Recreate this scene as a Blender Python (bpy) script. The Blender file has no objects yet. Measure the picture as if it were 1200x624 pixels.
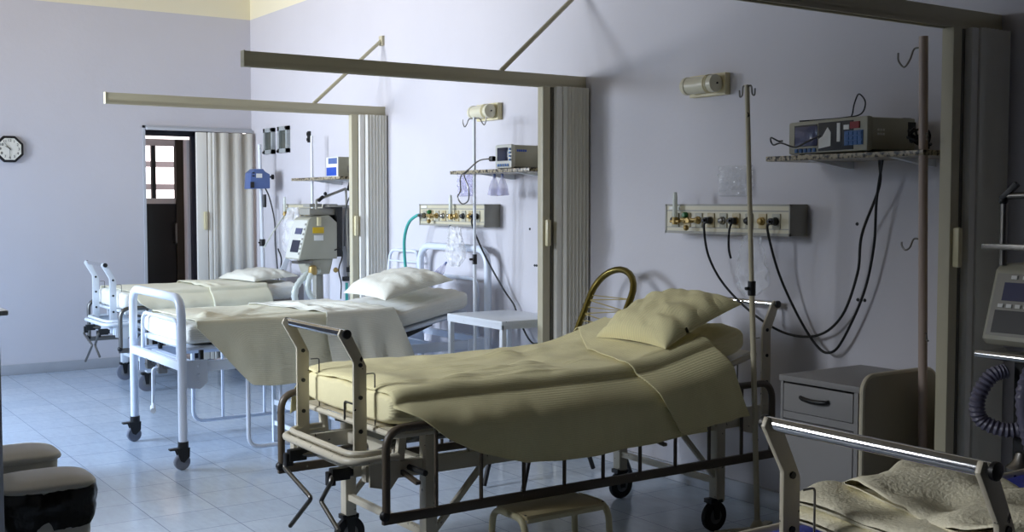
import bpy, bmesh, math, random
from mathutils import Vector, Matrix, noise
random.seed(7)
sc = bpy.context.scene
COL = sc.collection
PI = math.pi
V = Vector

# ------------------------------------------------------------------ materials
def lin(c):
    return tuple((x / 12.92 if x <= .04045 else ((x + .055) / 1.055) ** 2.4) for x in c)

def mat(name, rgb, rough=.5, metal=0, var=.06, vscale=6, bump=0, bscale=60, spec=.5, trans=0, alpha=1, chips=0, chipcol=(.12, .09, .07), sheen=0):
    m = bpy.data.materials.new(name); m.use_nodes = True
    nt = m.node_tree; N = nt.nodes; L = nt.links
    b = N['Principled BSDF']
    col = lin(rgb)
    tc = N.new('ShaderNodeTexCoord')
    nz = N.new('ShaderNodeTexNoise'); nz.inputs['Scale'].default_value = vscale; nz.inputs['Detail'].default_value = 4
    L.new(tc.outputs['Object'], nz.inputs['Vector'])
    mx = N.new('ShaderNodeMix'); mx.data_type = 'RGBA'
    mx.inputs['A'].default_value = tuple(c * (1 - var) for c in col) + (1,)
    mx.inputs['B'].default_value = tuple(min(1, c * (1 + var)) for c in col) + (1,)
    L.new(nz.outputs['Fac'], mx.inputs['Factor'])
    out = mx.outputs['Result']
    if chips:
        n2 = N.new('ShaderNodeTexNoise'); n2.inputs['Scale'].default_value = 38; n2.inputs['Detail'].default_value = 3
        L.new(tc.outputs['Object'], n2.inputs['Vector'])
        rp = N.new('ShaderNodeMapRange'); rp.inputs['From Min'].default_value = 1 - chips; rp.inputs['From Max'].default_value = 1 - chips + .03
        L.new(n2.outputs['Fac'], rp.inputs['Value'])
        m2 = N.new('ShaderNodeMix'); m2.data_type = 'RGBA'
        L.new(rp.outputs['Result'], m2.inputs['Factor']); L.new(out, m2.inputs['A'])
        m2.inputs['B'].default_value = lin(chipcol) + (1,)
        out = m2.outputs['Result']
    L.new(out, b.inputs['Base Color'])
    b.inputs['Roughness'].default_value = rough; b.inputs['Metallic'].default_value = metal
    b.inputs['Specular IOR Level'].default_value = spec
    b.inputs['Transmission Weight'].default_value = trans; b.inputs['Alpha'].default_value = alpha
    if sheen: b.inputs['Sheen Weight'].default_value = sheen
    if bump:
        n3 = N.new('ShaderNodeTexNoise'); n3.inputs['Scale'].default_value = bscale; n3.inputs['Detail'].default_value = 3
        L.new(tc.outputs['Object'], n3.inputs['Vector'])
        bp = N.new('ShaderNodeBump'); bp.inputs['Strength'].default_value = bump; bp.inputs['Distance'].default_value = .01
        L.new(n3.outputs['Fac'], bp.inputs['Height']); L.new(bp.outputs['Normal'], b.inputs['Normal'])
    return m

def cloth_mat(name, rgb, scale=150, strength=.35, stripe=.05):
    """seersucker weave: fine stripes along the bed, in colour and relief"""
    m = bpy.data.materials.new(name); m.use_nodes = True
    nt = m.node_tree; N = nt.nodes; L = nt.links; b = N['Principled BSDF']
    tc = N.new('ShaderNodeTexCoord'); uv = tc.outputs['UV']
    w = N.new('ShaderNodeTexWave'); w.wave_type = 'BANDS'; w.bands_direction = 'Y'
    w.inputs['Scale'].default_value = scale / 6.28; w.inputs['Distortion'].default_value = 1.2; w.inputs['Detail'].default_value = 1
    w.inputs['Detail Scale'].default_value = 8
    L.new(uv, w.inputs['Vector'])
    nz = N.new('ShaderNodeTexNoise'); nz.inputs['Scale'].default_value = 5; nz.inputs['Detail'].default_value = 3
    L.new(tc.outputs['Object'], nz.inputs['Vector'])
    c = lin(rgb)
    mx = N.new('ShaderNodeMix'); mx.data_type = 'RGBA'
    mx.inputs['A'].default_value = tuple(x * (1 - stripe) for x in c) + (1,); mx.inputs['B'].default_value = tuple(min(1, x * (1 + stripe)) for x in c) + (1,)
    L.new(w.outputs['Fac'], mx.inputs['Factor'])
    m2 = N.new('ShaderNodeMix'); m2.data_type = 'RGBA'; m2.blend_type = 'MULTIPLY'; m2.inputs['Factor'].default_value = .12
    L.new(mx.outputs['Result'], m2.inputs['A']); L.new(nz.outputs['Fac'], m2.inputs['B'])
    L.new(m2.outputs['Result'], b.inputs['Base Color'])
    n3 = N.new('ShaderNodeTexNoise'); n3.inputs['Scale'].default_value = 14; n3.inputs['Detail'].default_value = 5
    L.new(tc.outputs['Object'], n3.inputs['Vector'])
    ad = N.new('ShaderNodeMath'); ad.operation = 'MULTIPLY_ADD'; ad.inputs[1].default_value = 4
    L.new(n3.outputs['Fac'], ad.inputs[0]); L.new(w.outputs['Fac'], ad.inputs[2])
    bp = N.new('ShaderNodeBump'); bp.inputs['Strength'].default_value = strength; bp.inputs['Distance'].default_value = .004
    L.new(ad.outputs[0], bp.inputs['Height']); L.new(bp.outputs['Normal'], b.inputs['Normal'])
    b.inputs['Roughness'].default_value = .9; b.inputs['Specular IOR Level'].default_value = .15
    b.inputs['Sheen Weight'].default_value = .1
    return m

def wall_mat(name, low, high, split):
    m = bpy.data.materials.new(name); m.use_nodes = True
    nt = m.node_tree; N = nt.nodes; L = nt.links; b = N['Principled BSDF']
    g = N.new('ShaderNodeNewGeometry'); sx = N.new('ShaderNodeSeparateXYZ'); L.new(g.outputs['Position'], sx.inputs[0])
    gt = N.new('ShaderNodeMath'); gt.operation = 'GREATER_THAN'; gt.inputs[1].default_value = split; L.new(sx.outputs['Z'], gt.inputs[0])
    nz = N.new('ShaderNodeTexNoise'); nz.inputs['Scale'].default_value = 1.6; nz.inputs['Detail'].default_value = 6; L.new(g.outputs['Position'], nz.inputs['Vector'])
    lo = lin(low)
    m1 = N.new('ShaderNodeMix'); m1.data_type = 'RGBA'; m1.inputs['A'].default_value = tuple(c * .95 for c in lo) + (1,); m1.inputs['B'].default_value = tuple(min(1, c * 1.05) for c in lo) + (1,)
    L.new(nz.outputs['Fac'], m1.inputs['Factor'])
    m2 = N.new('ShaderNodeMix'); m2.data_type = 'RGBA'; L.new(gt.outputs[0], m2.inputs['Factor']); L.new(m1.outputs['Result'], m2.inputs['A']); m2.inputs['B'].default_value = lin(high) + (1,)
    L.new(m2.outputs['Result'], b.inputs['Base Color'])
    n2 = N.new('ShaderNodeTexNoise'); n2.inputs['Scale'].default_value = 30; n2.inputs['Detail'].default_value = 4; L.new(g.outputs['Position'], n2.inputs['Vector'])
    bp = N.new('ShaderNodeBump'); bp.inputs['Strength'].default_value = .12; bp.inputs['Distance'].default_value = .01
    L.new(n2.outputs['Fac'], bp.inputs['Height']); L.new(bp.outputs['Normal'], b.inputs['Normal'])
    b.inputs['Roughness'].default_value = .62; b.inputs['Specular IOR Level'].default_value = .3
    return m

def floor_mat():
    m = bpy.data.materials.new('vinyl_tiles'); m.use_nodes = True
    nt = m.node_tree; N = nt.nodes; L = nt.links; b = N['Principled BSDF']
    g = N.new('ShaderNodeNewGeometry')
    br = N.new('ShaderNodeTexBrick'); br.offset = 0; br.squash = 1
    br.inputs['Scale'].default_value = 1; br.inputs['Brick Width'].default_value = .3; br.inputs['Row Height'].default_value = .3
    br.inputs['Mortar Size'].default_value = .0022; br.inputs['Mortar Smooth'].default_value = .3; br.inputs['Bias'].default_value = 0
    br.inputs['Color1'].default_value = lin((.72, .765, .82)) + (1,); br.inputs['Color2'].default_value = lin((.685, .735, .795)) + (1,)
    br.inputs['Mortar'].default_value = lin((.47, .51, .57)) + (1,)
    L.new(g.outputs['Position'], br.inputs['Vector'])
    nz = N.new('ShaderNodeTexNoise'); nz.inputs['Scale'].default_value = 9; nz.inputs['Detail'].default_value = 8; nz.inputs['Roughness'].default_value = .7
    mp = N.new('ShaderNodeMapping'); mp.inputs['Scale'].default_value = (3.2, 1, 1); L.new(g.outputs['Position'], mp.inputs['Vector']); L.new(mp.outputs['Vector'], nz.inputs['Vector'])
    mr = N.new('ShaderNodeMapRange'); mr.inputs['From Min'].default_value = .3; mr.inputs['From Max'].default_value = .7; mr.inputs['To Min'].default_value = .86; mr.inputs['To Max'].default_value = 1.02
    L.new(nz.outputs['Fac'], mr.inputs['Value'])
    mx = N.new('ShaderNodeMix'); mx.data_type = 'RGBA'; mx.blend_type = 'MULTIPLY'; mx.inputs['Factor'].default_value = 1
    L.new(br.outputs['Color'], mx.inputs['A']); L.new(mr.outputs['Result'], mx.inputs['B']); L.new(mx.outputs['Result'], b.inputs['Base Color'])
    n2 = N.new('ShaderNodeTexNoise'); n2.inputs['Scale'].default_value = 3; n2.inputs['Detail'].default_value = 5; L.new(g.outputs['Position'], n2.inputs['Vector'])
    m3 = N.new('ShaderNodeMapRange'); m3.inputs['To Min'].default_value = .10; m3.inputs['To Max'].default_value = .30; L.new(n2.outputs['Fac'], m3.inputs['Value']); L.new(m3.outputs['Result'], b.inputs['Roughness'])
    bp = N.new('ShaderNodeBump'); bp.inputs['Strength'].default_value = .06; bp.inputs['Distance'].default_value = .01; L.new(n2.outputs['Fac'], bp.inputs['Height']); L.new(bp.outputs['Normal'], b.inputs['Normal'])
    return m

def granite_mat():
    m = bpy.data.materials.new('speckled_granite'); m.use_nodes = True
    nt = m.node_tree; N = nt.nodes; L = nt.links; b = N['Principled BSDF']
    g = N.new('ShaderNodeNewGeometry'); v = N.new('ShaderNodeTexNoise'); v.inputs['Scale'].default_value = 55; v.inputs['Detail'].default_value = 4
    L.new(g.outputs['Position'], v.inputs['Vector'])
    r = N.new('ShaderNodeValToRGB'); e = r.color_ramp.elements
    e[0].position = .4; e[0].color = lin((.14, .12, .10)) + (1,); e[1].position = .55; e[1].color = lin((.68, .63, .52)) + (1,)
    L.new(v.outputs['Fac'], r.inputs['Fac']); L.new(r.outputs['Color'], b.inputs['Base Color']); b.inputs['Roughness'].default_value = .3
    return m

def emit_mat(name, rgb, s):
    m = bpy.data.materials.new(name); m.use_nodes = True
    N = m.node_tree.nodes; N.remove(N['Principled BSDF']); e = N.new('ShaderNodeEmission')
    e.inputs['Color'].default_value = lin(rgb) + (1,); e.inputs['Strength'].default_value = s
    m.node_tree.links.new(e.outputs[0], N['Material Output'].inputs[0]); return m

def film_mat(name, rgb, alpha, rough=.2, trans=0):
    m = mat(name, rgb, rough=rough, alpha=alpha, bump=.6, bscale=25, trans=trans, var=.03)
    return m

M = dict(
    wall=wall_mat('lavender_wall_paint', (.805, .795, .812), (.93, .90, .79), 3.06),
    ceil=mat('darkened_ceiling', (.56, .52, .45), .8),  # unseen ceiling, colour darkened to cut bounced light
    floor=floor_mat(),
    sidewall=mat('darkened_wall_grey', (.56, .56, .58), .7),  # out-of-view walls, toned down so they bounce less light
    marble=mat('pale_marble', (.68, .69, .71), .3, var=.12, vscale=9),
    track=mat('grey_beige_aluminium', (.76, .73, .62), .45, var=.03),
    pvc=mat('grey_beige_pvc', (.93, .92, .88), .5, var=.03),
    pvcdark=mat('grey_pvc_seam', (.45, .44, .41), .6),
    cream=mat('cream_plastic', (.86, .82, .66), .4),
    enamel=mat('cream_enamel_paint', (.80, .77, .69), .38, chips=.30, var=.05),
    white=mat('white_enamel_paint', (.88, .90, .92), .32, chips=.26, chipcol=(.35, .33, .32)),
    bluewhite=mat('bluish_white_tube_paint', (.86, .89, .94), .3, chips=.25, chipcol=(.35, .35, .36)),
    chrome=mat('chrome', (.90, .90, .90), .13, metal=1, var=.02),
    steel=mat('dull_steel', (.50, .49, .47), .38, metal=1, var=.08, bump=.1),
    bronze=mat('brown_rail_paint', (.33, .29, .24), .4, chips=.28, chipcol=(.55, .52, .45)),
    black=mat('black_plastic', (.06, .06, .065), .45),
    rubber=mat('black_rubber', (.09, .09, .10), .7),
    hub=mat('grey_hub', (.45, .45, .46), .45),
    greywheel=mat('grey_rubber', (.45, .46, .50), .6),
    darksteel=mat('dark_steel', (.20, .20, .20), .4, metal=.6),
    linen=cloth_mat('yellow_striped_linen', (.94, .90, .70)),
    linen2=cloth_mat('pale_cream_linen', (.95, .93, .82)),
    linen3=cloth_mat('white_linen', (.93, .92, .86)),
    matt=cloth_mat('cream_fitted_sheet', (.94, .90, .72), scale=30, stripe=.01),
    mattw=cloth_mat('white_fitted_sheet', (.93, .92, .88), scale=30, stripe=.01),
    bluevinyl=mat('blue_vinyl', (.05, .13, .62), .38, bump=.15, bscale=40),
    blanket=mat('cream_wool_blanket', (.95, .93, .83), .95, var=.08, vscale=40, bump=.35, bscale=120, spec=.1),
    granite=granite_mat(),
    device=mat('device_putty_plastic', (.66, .65, .58), .45),
    devlight=mat('device_pale_plastic', (.80, .80, .76), .4),
    screen=mat('dark_screen', (.12, .13, .20), .12),
    screenblue=mat('blue_grey_screen', (.30, .31, .42), .15),
    bluepanel=mat('blue_keypad', (.22, .40, .62), .4),
    bluedev=mat('blue_device_plastic', (.33, .42, .62), .4),
    bluedeep=mat('deep_blue_label', (.12, .30, .70), .4),
    label=mat('white_label', (.90, .90, .88), .5),
    red=mat('red_label', (.55, .12, .12), .5),
    yellow=mat('yellow_sticker', (.85, .70, .12), .5),
    brass=mat('brass_fitting', (.66, .56, .34), .4, metal=.5),
    green=mat('green_knob', (.20, .45, .25), .4),
    teal=mat('teal_hose', (.25, .66, .62), .35),
    outlet=mat('outlet_plate', (.72, .66, .50), .4),
    panel=mat('panel_cream', (.78, .75, .64), .4),
    panelend=mat('panel_grey', (.58, .57, .53), .45),
    gold=mat('olive_gold_tube', (.42, .37, .16), .28, metal=.7, var=.1),
    goldwire=mat('pale_brass_wire', (.70, .64, .42), .4, metal=.5),
    cabinet=mat('grey_laminate', (.55, .54, .53), .5, var=.02),
    boardm=mat('beige_laminate', (.66, .62, .53), .5, var=.03),
    boardedge=mat('pale_edge_band', (.82, .78, .68), .4),
    diffuser=mat('cream_ribbed_diffuser', (.86, .84, .74), .3),
    bagblack=mat('black_bin_bag', (.025, .025, .028), .28, bump=.8, bscale=22),
    lid=mat('grey_white_bin_lid', (.78, .77, .73), .4, var=.05),
    film=film_mat('clear_plastic_film', (.92, .93, .95), .24),
    bagfilm=film_mat('white_plastic_film', (.95, .95, .96), .42),
    sleeve=film_mat('glossy_clear_film', (.92, .93, .94), .24, rough=.06),
    filmlav=film_mat('lavender_plastic_film', (.82, .81, .93), .36),
    milky=mat('milky_tube', (.88, .90, .86), .3, alpha=.75),
    hose=mat('grey_violet_corrugated_hose', (.42, .41, .48), .4),
    paper=mat('clock_face', (.88, .87, .82), .5),
    darkdoor=mat('dark_brown_metal_door', (.085, .075, .075), .35),
    browndoor=mat('brown_door_edge', (.19, .15, .09), .5),
    navy=mat('navy_door_jamb', (.10, .11, .16), .4),
    corridor=mat('corridor_white', (.86, .83, .82), .6),
    skypane=emit_mat('bright_window_pane', (1, .95, .95), 3.2),
    slat=mat('louvre_slat', (.70, .66, .67), .4),
    palemetal=mat('pale_grey_metal', (.74, .75, .77), .45),
    greyframe=mat('grey_frame', (.62, .64, .64), .45),
    darkglass=mat('dark_glass', (.30, .32, .30), .08),
    stoolpaint=mat('cream_stool_paint', (.80, .76, .60), .4, chips=.26),
    stooltop=mat('beige_stool_top', (.72, .66, .50), .5, chips=.27),
    pole=mat('rosy_beige_pole', (.72, .64, .58), .4, chips=.25),
    creampole=mat('cream_pole', (.80, .76, .64), .4, chips=.30),
)

# ------------------------------------------------------------------ mesh builder
OFF = {}
def frame_to(d):
    d = V(d).normalized(); up = V((0, 0, 1)) if abs(d.z) < .95 else V((1, 0, 0))
    x = up.cross(d).normalized(); y = d.cross(x)
    return x, y, d

def smooth(pts, n=8):
    pts = [V(p) for p in pts]; out = []
    P = [pts[0] * 2 - pts[1]] + pts + [pts[-1] * 2 - pts[-2]]
    for i in range(1, len(P) - 2):
        a, b, c, d = P[i - 1:i + 3]
        for k in range(n):
            t = k / n
            out.append(.5 * ((2 * b) + (c - a) * t + (2 * a - 5 * b + 4 * c - d) * t * t + (3 * b - a - 3 * c + d) * t ** 3))
    out.append(pts[-1]); return out

def bent(pts, r, n=6):
    """polyline with its corners rounded to radius r"""
    pts = [V(p) for p in pts]; out = [pts[0]]
    for i in range(1, len(pts) - 1):
        a, b, c = pts[i - 1:i + 2]
        u = (a - b); w = (c - b); k = min(r, u.length * .49, w.length * .49)
        p0 = b + u.normalized() * k; p1 = b + w.normalized() * k
        for j in range(n + 1):
            t = j / n; out.append((1 - t) ** 2 * p0 + 2 * t * (1 - t) * b + t * t * p1)
    out.append(pts[-1]); return out

class MB:
    def __init__(s): s.bm = bmesh.new(); s.uv = None
    def box(s, c, d, rot=None, bev=0, m=None):
        r = bmesh.ops.create_cube(s.bm, size=1)
        vs = r['verts']
        for v in vs: v.co = V((v.co.x * d[0], v.co.y * d[1], v.co.z * d[2]))
        if bev:
            es = list({e for v in vs for e in v.link_edges})
            q = bmesh.ops.bevel(s.bm, geom=es, offset=min(bev, min(d) * .45), segments=2, affect='EDGES', profile=.6)
            vs = list({v for f in q['faces'] for v in f.verts} | {v for v in vs if v.is_valid})
        if rot is not None:
            for v in vs: v.co = rot @ v.co
        for v in vs: v.co = v.co + V(c)
        return s
    def span(s, a, b, bev=0):
        a, b = V(a), V(b); return s.box((a + b) / 2, [abs(x) for x in (b - a)], bev=bev)
    def bar(s, a, b, w, h, bev=.002):
        """rectangular bar from a to b"""
        a, b = V(a), V(b); x, y, d = frame_to(b - a)
        R = Matrix((x, y, d)).transposed()
        return s.box((a + b) / 2, (w, h, (b - a).length), R, bev)
    def tube(s, pts, r, n=10, closed=False, caps=True):
        pts = [V(p) for p in pts]; rings = []
        x = None; N = len(pts)
        for i, p in enumerate(pts):
            if closed: d = pts[(i + 1) % N] - pts[i - 1]
            else: d = pts[min(i + 1, N - 1)] - pts[max(i - 1, 0)]
            if d.length < 1e-9: d = V((0, 0, 1))
            d.normalize()
            if x is None: x = frame_to(d)[0]
            else:
                x = x - d * x.dot(d)
                x = x.normalized() if x.length > 1e-6 else frame_to(d)[0]
            y = d.cross(x); rr = r[i] if isinstance(r, (list, tuple)) else r
            rings.append([s.bm.verts.new(p + rr * (math.cos(2 * PI * k / n) * x + math.sin(2 * PI * k / n) * y)) for k in range(n)])
        M_ = N if closed else N - 1
        for i in range(M_):
            A, B = rings[i], rings[(i + 1) % N]
            for k in range(n): s.bm.faces.new((A[k], A[(k + 1) % n], B[(k + 1) % n], B[k]))
        if caps and not closed:
            s.bm.faces.new(list(reversed(rings[0]))); s.bm.faces.new(rings[-1])
        return s
    def cyl(s, a, b, r, n=16): return s.tube([a, b], r, n)
    def lathe(s, prof, c, axis=(0, 0, 1), n=24):
        """prof: (radius, distance along axis)"""
        x, y, d = frame_to(axis); c = V(c); rings = []
        for r, h in prof:
            if r < 1e-6: rings.append([s.bm.verts.new(c + d * h)])
            else: rings.append([s.bm.verts.new(c + d * h + r * (math.cos(2 * PI * k / n) * x + math.sin(2 * PI * k / n) * y)) for k in range(n)])
        for A, B in zip(rings, rings[1:]):
            for k in range(n):
                k2 = (k + 1) % n
                if len(A) == 1 and len(B) == 1: continue
                if len(A) == 1: s.bm.faces.new((A[0], B[k2], B[k]))
                elif len(B) == 1: s.bm.faces.new((A[k], A[k2], B[0]))
                else: s.bm.faces.new((A[k], A[k2], B[k2], B[k]))
        for R, rev in ((rings[0], True), (rings[-1], False)):
            if len(R) > 1: s.bm.faces.new(list(reversed(R)) if rev else R)
        return s
    def prism(s, outline, ext, bev=0):
        """outline: list of 3-D points in a plane, ext: extrusion vector"""
        ext = V(ext); A = [s.bm.verts.new(V(p)) for p in outline]; B = [s.bm.verts.new(V(p) + ext) for p in outline]
        n = len(A); fs = [s.bm.faces.new(A), s.bm.faces.new(list(reversed(B)))]
        for i in range(n): fs.append(s.bm.faces.new((A[(i + 1) % n], A[i], B[i], B[(i + 1) % n])))
        bmesh.ops.recalc_face_normals(s.bm, faces=fs)
        if bev:
            es = list({e for f in fs for e in f.edges})
            bmesh.ops.bevel(s.bm, geom=es, offset=bev, segments=2, affect='EDGES', profile=.6)
        return s
    def ball(s, c, r, sc_=(1, 1, 1), n=14):
        q = bmesh.ops.create_uvsphere(s.bm, u_segments=n, v_segments=max(6, n // 2), radius=r)
        for v in q['verts']: v.co = V((v.co.x * sc_[0], v.co.y * sc_[1], v.co.z * sc_[2])) + V(c)
        return s
    def grid(s, fn, nu, nv, closeu=False, uvs=None):
        if s.uv is None: s.uv = s.bm.loops.layers.uv.new('UVMap')
        vs = [[s.bm.verts.new(V(fn(i / nu, j / nv))) for j in range(nv + 1)] for i in range(nu + (0 if closeu else 1))]
        K = nu
        for i in range(K):
            for j in range(nv):
                i2 = (i + 1) % len(vs)
                f = s.bm.faces.new((vs[i][j], vs[i2][j], vs[i2][j + 1], vs[i][j + 1]))
                us = ((i, j), (i + 1, j), (i + 1, j + 1), (i, j + 1))
                for lp, (a, b) in zip(f.loops, us):
                    lp[s.uv].uv = uvs(a / nu, b / nv) if uvs else (a / nu, b / nv)
        return s
    def each(s, name, m, parent=None, **k):
        """every loose piece becomes an object of its own"""
        seen = set(); out = None
        for v0 in list(s.bm.verts):
            if v0 in seen: continue
            st = [v0]; isl = []; seen.add(v0)
            while st:
                v = st.pop(); isl.append(v)
                for e in v.link_edges:
                    w = e.other_vert(v)
                    if w not in seen: seen.add(w); st.append(w)
            b = MB(); mp = {v: b.bm.verts.new(v.co) for v in isl}
            for f in {f for v in isl for f in v.link_faces}: b.bm.faces.new([mp[v] for v in f.verts])
            out = b.done(name, m, parent, **k)
        s.bm.free(); return out
    def done(s, name, m, parent=None, ang=38, thick=0, sub=0, weld=False):
        if weld: bmesh.ops.remove_doubles(s.bm, verts=s.bm.verts, dist=1e-5)
        if not thick: bmesh.ops.recalc_face_normals(s.bm, faces=s.bm.faces)
        off = V((0, 0, 0))
        if parent is not None: off = OFF[parent.name]
        for v in s.bm.verts: v.co -= off
        me = bpy.data.meshes.new(name); s.bm.to_mesh(me); s.bm.free()
        for p in me.polygons: p.use_smooth = True
        me.set_sharp_from_angle(angle=math.radians(ang))
        me.materials.append(m)
        o = bpy.data.objects.new(name, me); COL.objects.link(o)
        if parent is not None: o.parent = parent
        OFF[o.name] = off
        if thick:
            md = o.modifiers.new('thickness', 'SOLIDIFY'); md.thickness = thick; md.offset = 0
        if sub:
            md = o.modifiers.new('smooth', 'SUBSURF'); md.levels = sub; md.render_levels = sub
        return o

def tag(o, label, cat, group=None, kind=None):
    o['label'] = label; o['category'] = cat
    if group: o['group'] = group
    if kind: o['kind'] = kind
    return o
def thing(name, label, cat, loc=(0, 0, 0), group=None):
    o = bpy.data.objects.new(name, None); COL.objects.link(o); o.location = loc; o.empty_display_size = .1
    OFF[o.name] = V(loc); return tag(o, label, cat, group)
def solo(o, label, cat, group=None):
    """a thing that is one mesh: put its origin at its own base"""
    me = o.data; n = len(me.vertices)
    c = V((sum(v.co.x for v in me.vertices) / n, sum(v.co.y for v in me.vertices) / n, min(v.co.z for v in me.vertices)))
    for v in me.vertices: v.co -= c
    o.location = c; OFF[o.name] = c
    return tag(o, label, cat, group)
def struct(b, name, m, parent=None, **k):
    o = b.done(name, m, parent, **k)
    if parent is None: o['kind'] = 'structure'
    return o
def move(root, loc):
    root.location = loc
def copy_tree(o, parent=None, label=None):
    c = o.copy(); COL.objects.link(c)
    if parent is not None: c.parent = parent
    if label: c['label'] = label
    OFF[c.name] = OFF.get(o.name, V((0, 0, 0)))
    for ch in list(o.children): copy_tree(ch, c)
    return c
def interp(tab, x):
    if x <= tab[0][0]: return tab[0][1]
    for (a, b), (c, d) in zip(tab, tab[1:]):
        if x <= c:
            t = (x - a) / (c - a); return b + (d - b) * t
    return tab[-1][1]
def nz(*p): return noise.noise(V(p))

# ------------------------------------------------------------------ the room
W, YB, XL, YF, ZC = 3.92, 10.05, -1.25, -7.0, 3.5
WIN_A, WIN_B, WIN_Z0, WIN_Z1 = (6.5, 7.7), (7.95, 9.15), .95, 2.55
WIN_C = (3.4, 5.6)      # unseen high window, added to let light onto the near beds
struct(MB().span((XL - .2, YF - .15, -.12), (W + .2, 12.6, 0)), 'floor', M['floor'])
struct(MB().span((XL - .2, YF - .15, ZC), (W + .2, YB + .15, ZC + .12)), 'ceiling', M['ceil'])
struct(MB().span((W, YF - .15, 0), (W + .2, YB + .15, ZC)), 'wall_right', M['wall'])
b = MB(); b.span((XL - .2, YB, 0), (2.95, YB + .15, ZC)); b.span((2.95, YB, 2.07), (W, YB + .15, ZC))
struct(b, 'wall_back', M['wall'])
struct(MB().span((XL - .2, YF - .15, 0), (W, YF, ZC)), 'wall_front', M['sidewall'])
b = MB(); x0, x1 = XL - .2, XL
b.span((x0, YF, 0), (x1, YB, WIN_Z0)); b.span((x0, YF, WIN_Z1), (x1, YB, ZC))
b.span((x0, YF, WIN_Z0), (x1, WIN_C[0], WIN_Z1)); b.span((x0, WIN_C[1], WIN_Z0), (x1, WIN_A[0], WIN_Z1)); b.span((x0, WIN_C[0], WIN_Z0), (x1, WIN_C[1], 1.3)); b.span((x0, WIN_A[1], WIN_Z0), (x1, WIN_B[0], WIN_Z1)); b.span((x0, WIN_B[1], WIN_Z0), (x1, YB, WIN_Z1))
b.span((XL, 6.22, 0), (1.0, 6.36, 2.2))      # unseen stub wall, added to block window light from the near bays
struct(b, 'wall_left', M['sidewall'])
for k, (a, c, WIN_Z0, WIN_Z1) in enumerate(((*WIN_A, .95, 2.55), (*WIN_B, .95, 2.55), (*WIN_C, 1.3, 2.55)), 1):
    b = MB(); xm = XL - .1; t = .05
    b.span((xm - .03, a, WIN_Z0), (xm + .03, a + t, WIN_Z1)); b.span((xm - .03, c - t, WIN_Z0), (xm + .03, c, WIN_Z1))
    b.span((xm - .03, a, WIN_Z0), (xm + .03, c, WIN_Z0 + t)); b.span((xm - .03, a, WIN_Z1 - t), (xm + .03, c, WIN_Z1))
    b.span((xm - .02, (a + c) / 2 - .02, WIN_Z0), (xm + .02, (a + c) / 2 + .02, WIN_Z1))
    struct(b, f'window_{(1, 2, 4)[k - 1]}', M['white'])  # the last one is the added high window
# marble skirting
struct(MB().span((W - .022, YF, 0), (W, YB - .02, .085), bev=.004), 'baseboard_right', M['marble'])
struct(MB().span((XL, YB - .02, 0), (2.93, YB, .085), bev=.004), 'baseboard_back', M['marble'])
# trim round the doorway at the back
b = MB(); b.span((2.935, YB - .012, 0), (2.957, YB + .16, 2.075)); b.span((2.935, YB - .012, 2.055), (W, YB + .16, 2.08))
struct(b, 'trim_1', M['palemetal'])
# small passage behind the doorway
b = MB(); b.span((2.2, 12.4, 0), (5.2, 12.5, 2.6)); b.span((2.2, YB + .15, 0), (2.3, 12.5, 2.6)); b.span((5.1, YB + .15, 0), (5.2, 12.5, 2.6))
b.span((W + .2, YB + .15, 0), (5.2, YB + .25, 2.6))
struct(b, 'wall_corridor', M['corridor'])
struct(MB().span((2.2, YB + .15, 2.5), (5.2, 12.5, 2.6)), 'ceiling', M['corridor'])
wp = struct(MB().span((3.30, 12.33, .95), (4.95, 12.36, 2.35)), 'window_3', M['skypane'])
b = MB()
for z in (1.10, 1.34, 1.58, 1.82, 2.06, 2.28): b.span((3.28, 12.29, z - .03), (4.97, 12.33, z + .03))
for x in (3.28, 4.93): b.span((x, 12.28, .92), (x + .05, 12.34, 2.38))
b.done('louvre_bars', M['slat'], wp)
# dark half glazed door standing open in the passage
d = thing('glazed_door', 'dark half-glazed metal door standing open behind the doorway', 'door', (3.14, 10.45, 0))
b = MB(); x0, x1, y0, y1 = 3.10, 3.44, 10.58, 10.62
b.span((x0, y0, .02), (x1, y1, 1.40)); d1 = b.done('lower_panel', M['darkdoor'], d)
b = MB(); b.span((x0, y0, 1.40), (x1, y1, 1.45)); b.span((x0, y0, 1.93), (x1, y1, 1.99)); b.done('glazing_rail', M['corridor'], d)
b = MB(); b.span((3.17, y0 - .005, 1.45), (3.205, y1, 1.93)); b.done('glazing_bar', M['darkdoor'], d)
b = MB(); b.span((x1 - .055, y0 - .03, .02), (x1 + .02, y1, 1.99)); b.done('door_stile', M['browndoor'], d)
b = MB(); b.tube(bent([(3.37, 10.575, 1.22), (3.37, 10.53, 1.22), (3.37, 10.53, 1.04), (3.37, 10.575, 1.04)], .02), .009); b.done('door_handle', M['steel'], d1)
b = MB(); b.span((3.415, 10.21, 0), (3.60, 10.27, 2.04), .01); b.span((2.96, 10.21, 2.0), (3.9, 10.27, 2.06), .01)
struct(b, 'trim_2', M['navy'])
b = MB(); b.span((3.40, 10.30, .02), (3.445, 10.40, 1.98), .012); struct(b, 'trim_lit_jamb', M['corridor'])  # white strip stands in for light caught on the jamb's side

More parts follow.
